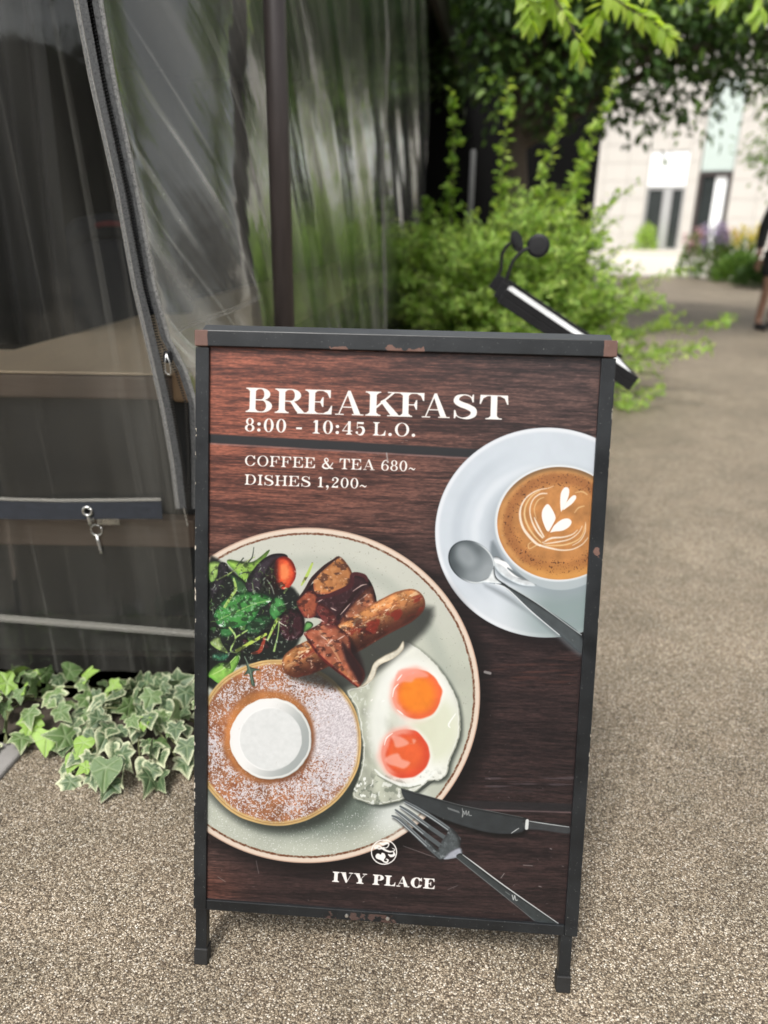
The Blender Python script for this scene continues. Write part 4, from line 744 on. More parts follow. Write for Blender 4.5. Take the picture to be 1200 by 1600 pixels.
MB().lathe([(.0105, 0), (.0105, .002)], (-.771, 1.8775, .493), (0, 1, 0), 16).build('grommet_hole', M['dark'], FC)
HK = thing('latch_hook', 'small zinc hook latch hanging from a plate on the brown rail', 'latch', (-.765, 1.98, .42))
p = MB().box((.006, -.001, .004), (.062, .004, .022)); p.build('plate', M['bright'], HK, .0015)
for i in (-1, 1): MB().lathe([(.005, 0), (.004, -.003), (.0, -.0035)], (.006+i*.021, -.003, .004), (0, 1, 0), 12).build('screw', M['bright'], HK)
MB().tube([(-.006, -.09, .074), (-.006, -.10, .060), (-.005, -.10, .036), (-.002, -.098, .030)], [.0035, .005, .005, .0035], 10).build('toggle_pin', M['bright'], HK, smooth_=True)
MB().torus((.004, -.085, .012), (.1, 1, .0), .0155, .0022, 20, 8, math.pi*.02, math.pi*1.98).build('ring', M['bright'], HK, smooth_=True)
MB().torus((.0, -.09, .052), (1, .5, 0), .012, .0018, 16, 8).build('link', M['bright'], HK, smooth_=True)
MB().tube([(.004, -.086, -.004), (.006, -.088, -.02), (.010, -.09, -.045), (.012, -.092, -.052)], [.003, .0042, .003, .0036], 10).build('hook', M['bright'], HK, smooth_=True)
# zipper: two tapes that part below the slider
def off(tab, dx): return [(x+dx, z) for x, z in tab]
zs = np.linspace(2.85, .50, 60)
Lp = [(at_z(Lz, z), z) for z in zs]; Rp = [(at_z(Rz, z), z) for z in zs]
strip3([(x-.024, z) for x, z in Lp], [(x-.013, z) for x, z in Lp], 1.888).build('tape_weld', M['tapeclear'], FC); strip3([(x-.013, z) for x, z in Lp], [(x+.004, z) for x, z in Lp], 1.887).build('zipper_tape', M['tape'], FC)
MB().tube([(x-.022, 1.8872, z) for x, z in Lp], .0012, 5).build('stitching', M['weld'], FC); MB().tube([(x-.014, 1.8863, z) for x, z in Lp], .0010, 5).build('stitching', M['weld'], FC)
def teeth(P, sgn):
    m = MB(); d = 0
    for i in range(len(P)-1):
        a, b = np.array(P[i]), np.array(P[i+1]); L = np.hypot(*(b-a)); k = 0
        while d < L: q = a+(b-a)*d/L; m.box((q[0]+sgn*.004, 1.884, q[1]), (.0068, .004, .0032)); d += .0066
        d -= L
    return m
stuff(teeth([(x+.005, z) for x, z in Lp], 1).build('teeth', M['teeth'], FC))
zslide = .895; xsl = (at_z(Lz, zslide)+at_z(Rz, zslide))/2+.006
SLm = MB(); SLm.prism([(-.008, .014), (.008, .014), (.011, -.010), (.004, -.014), (-.004, -.014), (-.011, -.010)], lambda p: (xsl+p[0], 1.876, zslide+p[1]), lambda p: (xsl+p[0], 1.888, zslide+p[1])); SL = SLm.build('slider', M['darkmetal'], FC, .0015)
pull = MB(); pull.tube([(xsl, 1.873, zslide+.010), (xsl+.007, 1.871, zslide-.012), (xsl+.009, 1.871, zslide-.034), (xsl+.003, 1.870, zslide-.042), (xsl-.005, 1.871, zslide-.034), (xsl-.004, 1.871, zslide-.012), (xsl, 1.873, zslide+.010)], .0014, 8); pull.build('pull', M['bright'], SL, smooth_=True)
MB().tube([(at_z(Lz, .50)-.002, 1.884, .505), (at_z(Lz, .50)+.006, 1.88, .455)], .0012, 6).build('zipper_pin', M['bright'], FC)
# side curtain
SCU = thing('side_curtain', 'wrinkled clear plastic curtain along the terrace side reflecting the trees', 'curtain', (0, 0, 0), 0, 'clear curtains round the terrace')
def wrinkle(s, z):
    q = s+.72*(z-1.)
    w = .013*math.sin(q*7.3+.9*math.sin(z*2.3))+.006*(ridge(q*3.1+.3*math.sin(z*3.1+1))-.5)
    w += .02*math.sin(s*2.2+z*1.3)
    return w
def sidefn(s0, s1, z0=.02):
    def fn(u, t):
        s = lerp(s0, s1, u); z = lerp(z0, 2.9, t); bx, by = side(s, .085)
        k = math.exp(-(s/.22)**2) if s < .9 else 0.
        w = wrinkle(s, z)*(1-.8*k)
        gx = at_z(Rz, z)+.004
        x = bx*(1-k)+(gx+DX*s*.5)*k; y = by+w*-DX
        if s < .9: y = lerp(y, 1.898+s*DY, k)
        return (x+w*DY*(1-k), y, z)
    return fn
grid('clear_sheet', 200, 90, sidefn(0, 3.0), M['side_plastic'], SCU)
strip3([(x-.006, z) for x, z in Rp], [(x+.007, z) for x, z in Rp], 1.889).build('zipper_tape', M['tape'], SCU); strip3([(x+.007, z) for x, z in Rp], [(x+.017, z) for x, z in Rp], 1.890).build('tape_weld', M['tapeclear'], SCU); MB().tube([(x+.0155, 1.8893, z) for x, z in Rp], .0012, 5).build('stitching', M['weld'], SCU)
stuff(teeth([(x-.007, z) for x, z in Rp], -1).build('teeth', M['teeth'], SCU))
f0 = sidefn(0, 3.0)
def on_side(s, z, o=.006): p = f0(s/3.0, (z-.02)/2.88); return (p[0]+o*DY, p[1]-o*DX, p[2])
MB().tube([on_side(.06+.35*k/12, .945+.045*k/12) for k in range(13)], .0016, 6).build('stitching', M['weld'], SCU); MB().tube([on_side(.06+.35*k/12, .953+.045*k/12) for k in range(13)], .0012, 6).build('stitching', M['weld'], SCU)
MB().tube([on_side(2.99, z) for z in np.linspace(.1, 2.85, 30)], .006, 8).build('edge_cord', M['weld'], SCU)
SC2 = thing('side_curtain', 'farther clear plastic curtain panel hanging beside the green shrub', 'curtain', (0, 0, 0), 0, 'clear curtains round the terrace')
grid('clear_sheet', 140, 60, sidefn(3.02, 5.6), M['side_plastic'], SC2)
f2 = sidefn(3.02, 5.6); MB().tube([f2(.002, t) for t in np.linspace(.03, .98, 30)], .006, 8).build('edge_cord', M['weld'], SC2)
# poles
PO = thing('steel_pole', 'dark brown round steel pole standing outside the clear curtain', 'pole', (-.318, 2.45, 0), 0, 'steel poles along the terrace')
MB().lathe([(.0315, .012), (.0315, 3.0)], (0, 0, 0), n=28).build('shaft', M['steel'], PO, smooth_=True); MB().lathe([(.085, 0), (.085, .010), (.045, .014), (.0, .014)], (0, 0, 0), n=28).build('base_plate', M['steel'], PO)
P2 = thing('steel_pole', 'thin grey steel post standing behind the green shrub', 'pole', (.735, 7.5, 0), 0, 'steel poles along the terrace')
MB().lathe([(.024, .01), (.024, 1.74), (.015, 1.76), (0, 1.76)], (0, 0, 0), n=18).build('shaft', M['grey_steel'], P2, smooth_=True); MB().lathe([(.08, 0), (.08, .01), (0, .012)], (0, 0, 0), n=18).build('base_plate', M['grey_steel'], P2)
ED = MB().prism([(-1.05, 1.50), (-.945, 1.36), (-.875, 1.40), (-.855, 1.545), (-.93, 1.60)], lambda p: (p[0], p[1], -.03), lambda p: (p[0], p[1], .012)).build('edging_stone', M['edging'], None, .006); tag(ED, 'flat grey edging stone under the ivy at the lower left', 'stone')

# ------------------------------------------------------------------ the A-frame sign
LEAN, CL, SLn = .2495, math.cos(.2495), math.sin(.2495)
SG = thing('sandwich_board', 'black framed sandwich board with BREAKFAST poster standing on gravel', 'sign', (.0074, .951, 0), -.0669)
def S(u, v, w=0.): return Vector((u, v*SLn+w*CL, v*CL-w*SLn))
YT = 1.085*SLn+.052
def SB(u, v, w=0.): return Vector((u, YT+(1.085-v)*SLn-w*CL+.002, v*CL-w*SLn))
def slab(u0, u1, v0, v1, w0, w1, fn=S):
    V = [fn(u, v, w) for w in (w0, w1) for u, v in ((u0, v0), (u1, v0), (u1, v1), (u0, v1))]
    return MB().add(V, [(0, 1, 2, 3), (7, 6, 5, 4), (0, 4, 5, 1), (1, 5, 6, 2), (2, 6, 7, 3), (3, 7, 4, 0)])
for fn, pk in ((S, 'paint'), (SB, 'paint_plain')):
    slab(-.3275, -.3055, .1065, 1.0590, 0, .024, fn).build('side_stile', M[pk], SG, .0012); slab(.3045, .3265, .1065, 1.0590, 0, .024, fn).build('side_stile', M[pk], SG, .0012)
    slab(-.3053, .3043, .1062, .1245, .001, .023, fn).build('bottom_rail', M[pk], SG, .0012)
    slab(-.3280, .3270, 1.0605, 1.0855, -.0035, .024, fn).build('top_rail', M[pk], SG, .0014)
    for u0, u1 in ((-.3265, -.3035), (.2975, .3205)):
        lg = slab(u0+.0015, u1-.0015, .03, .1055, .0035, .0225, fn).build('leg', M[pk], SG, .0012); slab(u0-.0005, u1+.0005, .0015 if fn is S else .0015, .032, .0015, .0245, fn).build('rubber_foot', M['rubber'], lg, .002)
hb = MB()
for u in (-.2, .2): hb = MB().box((u, 1.0875*SLn+.026, 1.0845*CL-.012), (.05, .03, .004)); hb.build('hinge', M['darkmetal'], SG, .001)
slab(-.305, .304, .124, 1.06, .008, .012, SB).build('back_board', M['board'], SG)
slab(-.3062, .3052, .120, 1.0625, .0085, .013).build('backing_board', M['board'], SG)
for u in (-.062, .008): MB().lathe([(.0035, 0), (.003, -.0012), (0, -.0014)], S(u, .1145, .0006), S(0, 0, 1)-S(0, 0, 0), 10).build('screw', M['bright'], SG)
HOM = [[876.9577379762651, -23.88562396607535, 595.3401517545948], [-0.9805738468452536, -971.7459473423604, 1528.4416286776263], [-0.04672449349090317, -0.08894647587985721, 1.0]]
PW, PH = 1024, 1570; PU0, PU1, PV0, PV1 = -.306, .3065, .122, 1.0625
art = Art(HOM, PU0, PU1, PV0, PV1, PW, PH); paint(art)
lin = np.clip(art.img, 0, 1)
lin = np.where(lin <= .04045, lin/12.92, ((lin+.055)/1.055)**2.4)*PRINT_GAIN
srgb = np.where(lin <= .0031308, lin*12.92, 1.055*np.clip(lin, 0, 1)**(1/2.4)-.055)
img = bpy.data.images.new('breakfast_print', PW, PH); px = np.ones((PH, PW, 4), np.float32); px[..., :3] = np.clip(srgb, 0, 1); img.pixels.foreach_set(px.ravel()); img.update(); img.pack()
pm = bpy.data.meshes.new('poster'); pm.from_pydata([S(PU0, PV0, .006), S(PU1, PV0, .006), S(PU1, PV1, .006), S(PU0, PV1, .006), S(PU0, PV0, .0075), S(PU1, PV0, .0075), S(PU1, PV1, .0075), S(PU0, PV1, .0075)], [], [(0, 1, 2, 3), (7, 6, 5, 4), (0, 4, 5, 1), (1, 5, 6, 2), (2, 6, 7, 3), (3, 7, 4, 0)])
uvl = pm.uv_layers.new(name='print'); uvs = {0: (0, 0), 1: (1, 0), 2: (1, 1), 3: (0, 1), 4: (0, 0), 5: (1, 0), 6: (1, 1), 7: (0, 1)}
for li, lo in enumerate(pm.loops): uvl.data[li].uv = uvs[lo.vertex_index]
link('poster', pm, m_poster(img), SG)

# ------------------------------------------------------------------ menu stand with two reading lamps
MS = thing('menu_stand', 'black tilted menu stand with two gooseneck lamps behind the sandwich board', 'menu stand', (.606, 2.70, 0), -.12)
ta = rad(31.0); TX, TZ = Vector((math.cos(ta), 0, -math.sin(ta))), Vector((math.sin(ta), 0, math.cos(ta))); TC = Vector((0, 0, .861)); TM = Matrix((TX, Vector((0, 1, 0)), TZ)).transposed()
def tp(a, b, c): return TC+TX*a+Vector((0, b, 0))+TZ*c
def tbox(a0, a1, b0, b1, c0, c1): return MB().box(tp((a0+a1)/2, (b0+b1)/2, (c0+c1)/2), (a1-a0, b1-b0, c1-c0), TM)
tbox(-.257, .257, -.19, .19, -.030, -.004).build('tray', M['darkmetal'], MS, .002)
tbox(-.257, .257, -.19, -.178, -.004, .020).build('tray_rim', M['darkmetal'], MS, .002); tbox(-.257, .257, .178, .19, -.004, .030).build('tray_rim', M['darkmetal'], MS, .002); tbox(.246, .257, -.178, .178, -.004, .020).build('tray_lip', M['darkmetal'], MS, .002)
for i in range(4): tbox(-.238+.004*i, .243-.003*(i % 2), -.174, .172-.01*i, -.0035+i*.0058, .0005+i*.0058).build('menu_sheet', M['paper'], MS)
MB().lathe([(.022, .02), (.022, .835)], (0, 0, 0), n=16).build('post', M['darkmetal'], MS, smooth_=True); MB().lathe([(.17, 0), (.17, .012), (.16, .018), (0, .02)], (0, 0, 0), n=32).build('base_plate', M['darkmetal'], MS)
def lampset(b, head, facing, r, da=0.):
    L = MB(); p0 = tp(-.264+da, b, .0); p1 = tp(-.271+da, b, .045); h = Vector(head)
    c = [p0, p1, lerp(p1, h, .35)+Vector((-.016, 0, .016)), lerp(p1, h, .70)+Vector((-.016, 0, .016)), h]
    cc = [Vector(q) for q in smooth([tuple(q) for q in c], 6, False)]
    g = L.tube(cc, .0058, 10).build('gooseneck', M['darkmetal'], MS, smooth_=True)
    tbox(-.275+da, -.251, b-.018, b+.018, -.024, .030).build('lamp_clip', M['darkmetal'], MS, .002)
    f = Vector(facing).normalized(); hd = MB().lathe([(0, .010), (r*.75, .009), (r, .004), (r, -.006), (r*.9, -.009), (0, -.009)], h, f, 28); hd.build('lamp_head', M['darkmetal'], MS, smooth_=False)
lampset(-.12, (-.118, -.12, 1.138), (-.12, -1, .12), .036)
lampset(.08, (-.178, .08, 1.145), (.85, -.45, .35), .036, -.02)
# ------------------------------------------------------------------ leaves in bulk
def leaf_mesh(name, pos, tip, nrm, ln, wd, m, parent=None, fold=.18):
    """pos, tip, nrm: (n,3) arrays; every leaf is a folded blade of six corners"""
    pos = np.asarray(pos, np.float32); n = len(pos); tip = np.asarray(tip, np.float32); nrm = np.asarray(nrm, np.float32)
    tip /= np.linalg.norm(tip, axis=1, keepdims=True)+1e-9; sd_ = np.cross(tip, nrm); sd_ /= np.linalg.norm(sd_, axis=1, keepdims=True)+1e-9; nm = np.cross(sd_, tip)
    ln = np.broadcast_to(np.asarray(ln, np.float32), (n,))[:, None]; wd = np.broadcast_to(np.asarray(wd, np.float32), (n,))[:, None]
    P = [pos, pos+tip*ln*.30+sd_*wd*.45+nm*wd*fold, pos+tip*ln*.68+sd_*wd*.40+nm*wd*fold*.6, pos+tip*ln-nm*ln*.10, pos+tip*ln*.68-sd_*wd*.40+nm*wd*fold*.6, pos+tip*ln*.30-sd_*wd*.45+nm*wd*fold]
    V = np.stack(P, 1).reshape(-1, 3); b = (np.arange(n)*6)[:, None]
    F = np.concatenate([b+np.array([[0, 1, 2, 3]]), b+np.array([[0, 3, 4, 5]])], 1).reshape(-1)
    me = bpy.data.meshes.new(name); me.vertices.add(len(V)); me.vertices.foreach_set('co', V.ravel()); me.loops.add(len(F)); me.loops.foreach_set('vertex_index', F.astype(np.int32))
    nf = len(F)//4; me.polygons.add(nf); me.polygons.foreach_set('loop_start', (np.arange(nf)*4).astype(np.int32)); me.update(calc_edges=True); me.validate()
    return link(name, me, m, parent)
def rv(n): v = nr.normal(size=(n, 3)); return v/np.linalg.norm(v, axis=1, keepdims=True)
def unit(v): return v/(np.linalg.norm(v)+1e-9)

# shrub: arching stems set with small leaves, and tall wand-like shoots
def stem_leaves(P, per, spread, L):
    P = np.array(P); m = len(P); out = []
    for k in range(per):
        t = (k+rnd.random())/per*.93+.07; i = min(int(t*(m-1)), m-2); f = t*(m-1)-i; p = P[i]*(1-f)+P[i+1]*f; d = unit(P[i+1]-P[i])
        r = unit(nr.normal(size=3)); r = unit(r-d*r.dot(d)); out.append((p+r*spread*rnd.random()*.5, unit(r*.9+d*.55+np.array([0, 0, .1])), unit(d*.9+np.array([0, 0, .7])-r*.3), L*rnd.uniform(.7, 1.25)))
    return out
def shrub():
    SH = thing('green_shrub', 'bushy yellow green shrub with tall arching shoots beside the path', 'shrub', (.78, 6.0, 0))
    stems = MB(); inner = []; tips = []
    def arc(base, az, reach, h, n=9, droop=.0):
        out = np.array([math.cos(az), math.sin(az), 0]); return [np.array(base)+out*reach*(t**1.25)+np.array([0, 0, h*(t-.0*t)-(droop*t**3)])+nr.normal(size=3)*.012 for t in np.linspace(0, 1, n)]
    for k in range(300):
        az = rnd.uniform(0, 6.283); r0 = rnd.uniform(0, .45); base = (math.cos(az)*r0, math.sin(az)*r0*.8, .04)
        h = rnd.uniform(.35, 1.36)*(1.0-.25*abs(math.cos(az))*rnd.random())*(1.2 if math.cos(az) > -.1 and k % 2 else 1.); reach = rnd.uniform(.25, .95)*(1.15-.45*h/1.36)
        if math.cos(az) < -.2: reach *= .75
        P = arc(base, az+rnd.uniform(-.4, .4), reach, h, droop=rnd.uniform(0, .22)); stems.tube(P, [.007-.0006*i for i in range(9)], 4, False)
        lv = stem_leaves(P, 66, .06, .050); a = int(len(lv)*.62); inner += lv[:a]; tips += lv[a:]
        for b in range(5):
            i = rnd.randint(3, 7); q = arc(P[i], az+rnd.uniform(-1.6, 1.6), rnd.uniform(.10, .30), rnd.uniform(.05, .30), 5, .05); stems.tube(q, .003, 3, False); tw = stem_leaves(q, 22, .035, .040); inner += tw[:8]; tips += tw[8:]
    for az, reach, h in ((-.1, 1.15, .42), (-.35, 1.05, .30), (.15, 1.3, .55), (-.25, 1.25, .62), (-.6, .95, .18), (-.75, .9, .12), (-.15, 1.0, .8), (.3, 1.15, .9), (-.5, 1.15, .45)):
        P = arc((.2, -.15, .04), az, reach, h, droop=.15); stems.tube(P, .005, 4, False); tips += stem_leaves(P, 110, .06, .042)
        for b in range(6): q = arc(P[rnd.randint(4, 8)], az+rnd.uniform(-1, 1), .2, .10, 5, .03); tips += stem_leaves(q, 26, .04, .040)
    stuff(stems.build('branch', M['twig'], SH, recalc=False))
    for nm, L, mm in (('foliage', inner, 'shrub'), ('young_foliage', tips, 'shrub_tip')):
        stuff(leaf_mesh(nm, [q[0] for q in L], [q[1] for q in L], [q[2] for q in L], [q[3] for q in L], [q[3]*.52 for q in L], M[mm], SH))
    for bx, by, tx, ty, h in ((-.28, .0, -.36, .05, 2.03), (.05, .1, .02, .1, 2.12), (.20, -.1, .42, .0, 2.06), (.30, .1, .78, .05, 2.16), (-.42, -.1, -.52, -.1, 1.35), (.4, 0., .62, .0, 1.72)):
        P = [np.array((lerp(bx, tx, t**1.4)+.015*math.sin(t*9), lerp(by, ty, t), .3+(h-.3)*t)) for t in np.linspace(0, 1, 16)]
        o = MB().tube(P, [.007*(1-.6*i/15) for i in range(16)], 5, False).build('shoot', M['twig'], SH, recalc=False)
        L = []
        nL = rnd.randint(70, 110)
        for k in range(nL):
            t = .30+.70*(k+rnd.uniform(-.6, .6))/nL; t = min(max(t, .3), .999); i = min(int(t*15), 14); f = t*15-i; p = P[i]*(1-f)+P[i+1]*f; a = k*2.4+rnd.uniform(-.9, .9); r = np.array([math.cos(a), math.sin(a), 0]); ll = rnd.uniform(.035, .085)*(1.15-.35*t)
            L.append((p+r*.008, unit(r+np.array([0, 0, rnd.uniform(-.1, .9)])), np.array([0, 0, 1.])-r*.4+nr.normal(size=3)*.3, ll))
        for b in range(16):
            t = rnd.uniform(.35, .97); i = min(int(t*15), 14); a = rnd.uniform(0, 6.283); q = [P[i]+(np.array([math.cos(a), math.sin(a), .9])*rnd.uniform(.06, .16)*(1.2-t))*k/4 for k in range(5)]; L += stem_leaves(q, rnd.randint(7, 16), .02, .045)
        stuff(leaf_mesh('foliage', [q[0] for q in L], [q[1] for q in L], [q[2] for q in L], [q[3] for q in L], [q[3]*.5 for q in L], M['shrub_tip' if bx > 0 else 'shrub'], o))
shrub()

# trees
def tree(name, label, base, top, blobs, per, ln, m, limbs, r0=.14, group=None, inner=None):
    TR = thing(name, label, 'tree', base, 0, group); b = np.array(base)
    tr = MB(); pts = [(0, 0, 0), (.04, .02, top*.35), (-.03, .03, top*.7), (.0, .0, top)]; pts = [tuple(q) for q in smooth(pts, 4, False)]
    tr.tube(pts, [r0*(1.25-.75*i/(len(pts)-1)) for i in range(len(pts))], 12); tk = tr.build('trunk', M['trunk'], TR, smooth_=True)
    lb = MB()
    pos = []; tip = []; nrm = []
    for (cx, cy, cz, rx, ry, rz_) in blobs:
        c = np.array((cx, cy, cz))-b; q = np.array((0, 0, top*rnd.uniform(.62, .98))); mid = (q+c)/2+np.array([0, 0, .2]); pp = [tuple(k) for k in smooth([tuple(q), tuple(mid), tuple(c)], 4, False)]; lb.tube(pp, [r0*.5*(1-.85*i/(len(pp)-1)) for i in range(len(pp))], 6, False)
        n = int(per*rx*ry*rz_/.3)
        nc = max(6, n//30); d = rv(nc); rad_ = nr.uniform(.35, 1., nc)**.5; cl = d*rad_[:, None]*np.array([rx, ry, rz_])+c; sz = nr.uniform(.10, .24, nc)
        for i in range(nc):
            k = 30; o = nr.normal(size=(k, 3))*sz[i]*np.array([1.1, 1.1, .55]); pos.append(cl[i]+o); t = o/ (np.linalg.norm(o, axis=1, keepdims=True)+1e-6)+np.array([0, 0, -.55])+nr.normal(size=(k, 3))*.35; tip.append(t); nrm.append(np.array([0, 0, 1.])+nr.normal(size=(k, 3))*.55)
    lb.build('limb', M['trunk'], TR, recalc=False)['kind'] = 'stuff'
    pos = np.concatenate(pos); n = len(pos); l = ln*nr.uniform(.7, 1.2, n)
    stuff(leaf_mesh('crown', pos, np.concatenate(tip), np.concatenate(nrm), l, l*.48, m, TR)); return TR
def crown_blobs(c, r, k, br): return [(c[0]+r[0]*d[0], c[1]+r[1]*d[1], c[2]+r[2]*d[2], br*rnd.uniform(.8, 1.2), br*rnd.uniform(.8, 1.2), br*rnd.uniform(.6, .9)) for d in [unit(nr.normal(size=3))*rnd.uniform(.5, 1) for _ in range(k)]]
dk = [(4.2, 9.0, 3.3, .8, .7, .5), (3.6, 8.4, 2.85, .7, .7, .4), (4.6, 8.6, 3.0, .7, .7, .45), (4.0, 9.4, 2.9, .7, .7, .4), (4.6, 9.2, 3.2, .7, .7, .5), (3.9, 8.2, 3.0, .7, .7, .5), (4.9, 9.0, 3.7, .8, .8, .5), (.9, 8.8, 2.9, .9, .8, .8), (1.7, 8.4, 2.75, .9, .9, .7), (2.5, 8.6, 2.75, .9, .8, .65), (3.1, 8.8, 2.95, .8, .8, .55), (1.2, 8.2, 3.6, 1., .9, .8), (2.2, 8.0, 3.5, 1., .9, .8), (3.2, 8.4, 3.5, .9, .8, .7), (3.9, 8.8, 3.3, .7, .7, .5), (2.7, 9.6, 3.4, 1., .9, .9), (1.5, 9.6, 3.6, 1., .9, 1.), (.6, 9.4, 3.4, .8, .8, .9), (3.6, 9.7, 3.9, .9, .8, .7), (2.2, 9.0, 4.4, 1.2, 1.1, .8), (3.4, 9., 4.4, 1., .9, .7), (.9, 9., 4.5, 1., .9, .7), (4.3, 8.4, 3.9, .7, .7, .5)]
SHT = tree('shade_tree', 'large dark leafy shade tree overhanging the path behind the shrub', (1.35, 9.0, 0), 3.0, dk, 620, .11, M['tree'], 8)
tree('young_tree', 'light green tree at the right edge of the path beyond the person', (7.6, 14.2, 0), 2.4, [(6.75, 14.0, 2.6, .7, .7, .8), (6.35, 13.9, 3.3, .6, .6, .6), (7.2, 14., 3.4, .8, .7, .8), (6.2, 13.8, 2.3, .4, .4, .35), (7.0, 14.2, 2.0, .6, .6, .5)], 520, .10, M['midleaf'], 5, .09)
tree('street_tree', 'leafy green street tree on the far right side of the path', (5.6, 6.6, 0), 2.6, crown_blobs((5.5, 6.4, 3.1), (1.2, 1.3, 1.1), 12, .8), 330, .12, M['shrub'], 6, .11)
def spray(parent, blobs, per, ln, m):
    pos = []; tip = []; nrm = []
    for (cx, cy, cz, rx, ry, rz_) in blobs:
        n = int(per*rx*ry*rz_/.03); o = nr.normal(size=(n, 3))*np.array((rx, ry, rz_))*.5; pos.append(o+np.array((cx, cy, cz))-np.array(parent.location)); tip.append(o*.5/max(rx, .1)+np.array((0, 0, -.5))+nr.normal(size=(n, 3))*.4); nrm.append(np.array((0, -.2, 1.))+nr.normal(size=(n, 3))*.5)
    pos = np.concatenate(pos); l = ln*nr.uniform(.7, 1.2, len(pos)); stuff(leaf_mesh('hanging_spray', pos, np.concatenate(tip), np.concatenate(nrm), l, l*.45, m, parent))
spray(SHT, [(3.1, 8.2, 2.1, .35, .3, .22), (3.5, 8.4, 2.25, .4, .3, .25), (2.7, 8.2, 2.0, .3, .3, .25), (3.9, 8.6, 2.5, .35, .3, .3), (4.2, 8.2, 2.9, .4, .4, .3), (1.3, 7.6, 2.5, .4, .3, .3), (.95, 7.7, 2.2, .25, .3, .3), (2.0, 7.5, 3.0, .5, .4, .3), (2.8, 7.6, 2.9, .5, .4, .3)], 26, .10, M['midleaf'])
# overhanging branches with fresh bright leaves, each leaf its own part
def bright_leaf():
    nx, V, F = 6, [], []
    for i in range(nx+1):
        t = i/nx; w = .24*math.sin(math.pi*min(1, t*.98+.02)**.85)+.004; zc = -.22*t*t
        V += [(-w, t, zc+w*.35), (0, t, zc), (w, t, zc+w*.35)]
    for i in range(nx):
        a = i*3; F += [(a, a+1, a+4, a+3), (a+1, a+2, a+5, a+4)]
    me = bpy.data.meshes.new('leaf'); me.from_pydata(V, [], F); me.polygons.foreach_set('use_smooth', [True]*len(F)); me.materials.append(M['newleaf']); return me
BL = bright_leaf()
def put_leaf(me, name, parent, p, tipd, nrmd, size, roll=0.):
    t = Vector(tipd).normalized(); n = Vector(nrmd); x = t.cross(n).normalized(); n = x.cross(t)
    o = bpy.data.objects.new(name, me); COL.objects.link(o); o.parent = parent; o.matrix_local = Matrix(((x.x*size, t.x*size, n.x*size, p[0]), (x.y*size, t.y*size, n.y*size, p[1]), (x.z*size, t.z*size, n.z*size, p[2]), (0, 0, 0, 1)))
    return o
OT = thing('overhanging_bough', 'bough of bright yellow green leaves hanging in from above the path', 'bough', (.9, 3.9, 2.35))
for P in ([(-.62, -.1, .25), (-.40, -.1, -.1), (-.34, -.12, -.26), (-.32, -.12, -.36)], [(-.55, .1, .2), (-.28, .0, -.05), (-.26, -.1, -.18), (-.20, -.1, -.33)], [(-.5, .15, .1), (-.42, .05, -.12), (-.36, .0, -.15), (-.28, .0, -.12)], [(-.50, -.1, .25), (-.25, -.1, -.22), (-.13, -.12, -.40), (-.10, -.12, -.47)], [(-.35, 0, .25), (-.12, -.1, -.16), (.05, -.15, -.30), (.18, -.15, -.36), (.26, -.15, -.42)], [(-.05, .0, .2), (.1, 0, -.12), (.0, -.1, -.27), (-.05, -.1, -.36)], [(.1, .1, .2), (.22, 0, -.14), (.10, -.05, -.25)], [(-.3, .1, .2), (-.22, 0, -.2), (-.30, -.05, -.34)], [(.45, .1, .2), (.52, .0, -.15), (.50, -.05, -.25)], [(.60, .1, .2), (.68, .0, -.18), (.66, -.05, -.30)], [(.35, .1, .2), (.30, 0, -.13), (.34, 0, -.2)], [(-.2, 0, .2), (-.02, .05, -.1), (-.15, .0, -.22), (-.22, -.05, -.27)]):
    q = smooth(P, 5, False); MB().tube([tuple(k) for k in q], [.006*(1-.7*i/(len(q)-1)) for i in range(len(q))], 6).build('twig', M['trunk'], OT, smooth_=True)
    for i in range(2, len(q), 1):
        d = unit(q[i]-q[i-1])
        for sgn in (-1, 1):
            if rnd.random() < .12: continue
            sdv = unit(np.cross(d, np.array([0, -1., .3])))*sgn; put_leaf(BL, 'leaf', OT, tuple(q[i]), tuple(d*.8+sdv*.8+nr.normal(size=3)*.25+np.array([0, 0, -.25])), tuple(np.array([0, -.55, .8])+nr.normal(size=3)*.35), rnd.uniform(.058, .088))
    put_leaf(BL, 'leaf', OT, tuple(q[-1]), tuple(unit(q[-1]-q[-2])+np.array([0, 0, -.2])), (.1, -.6, .8), .085)

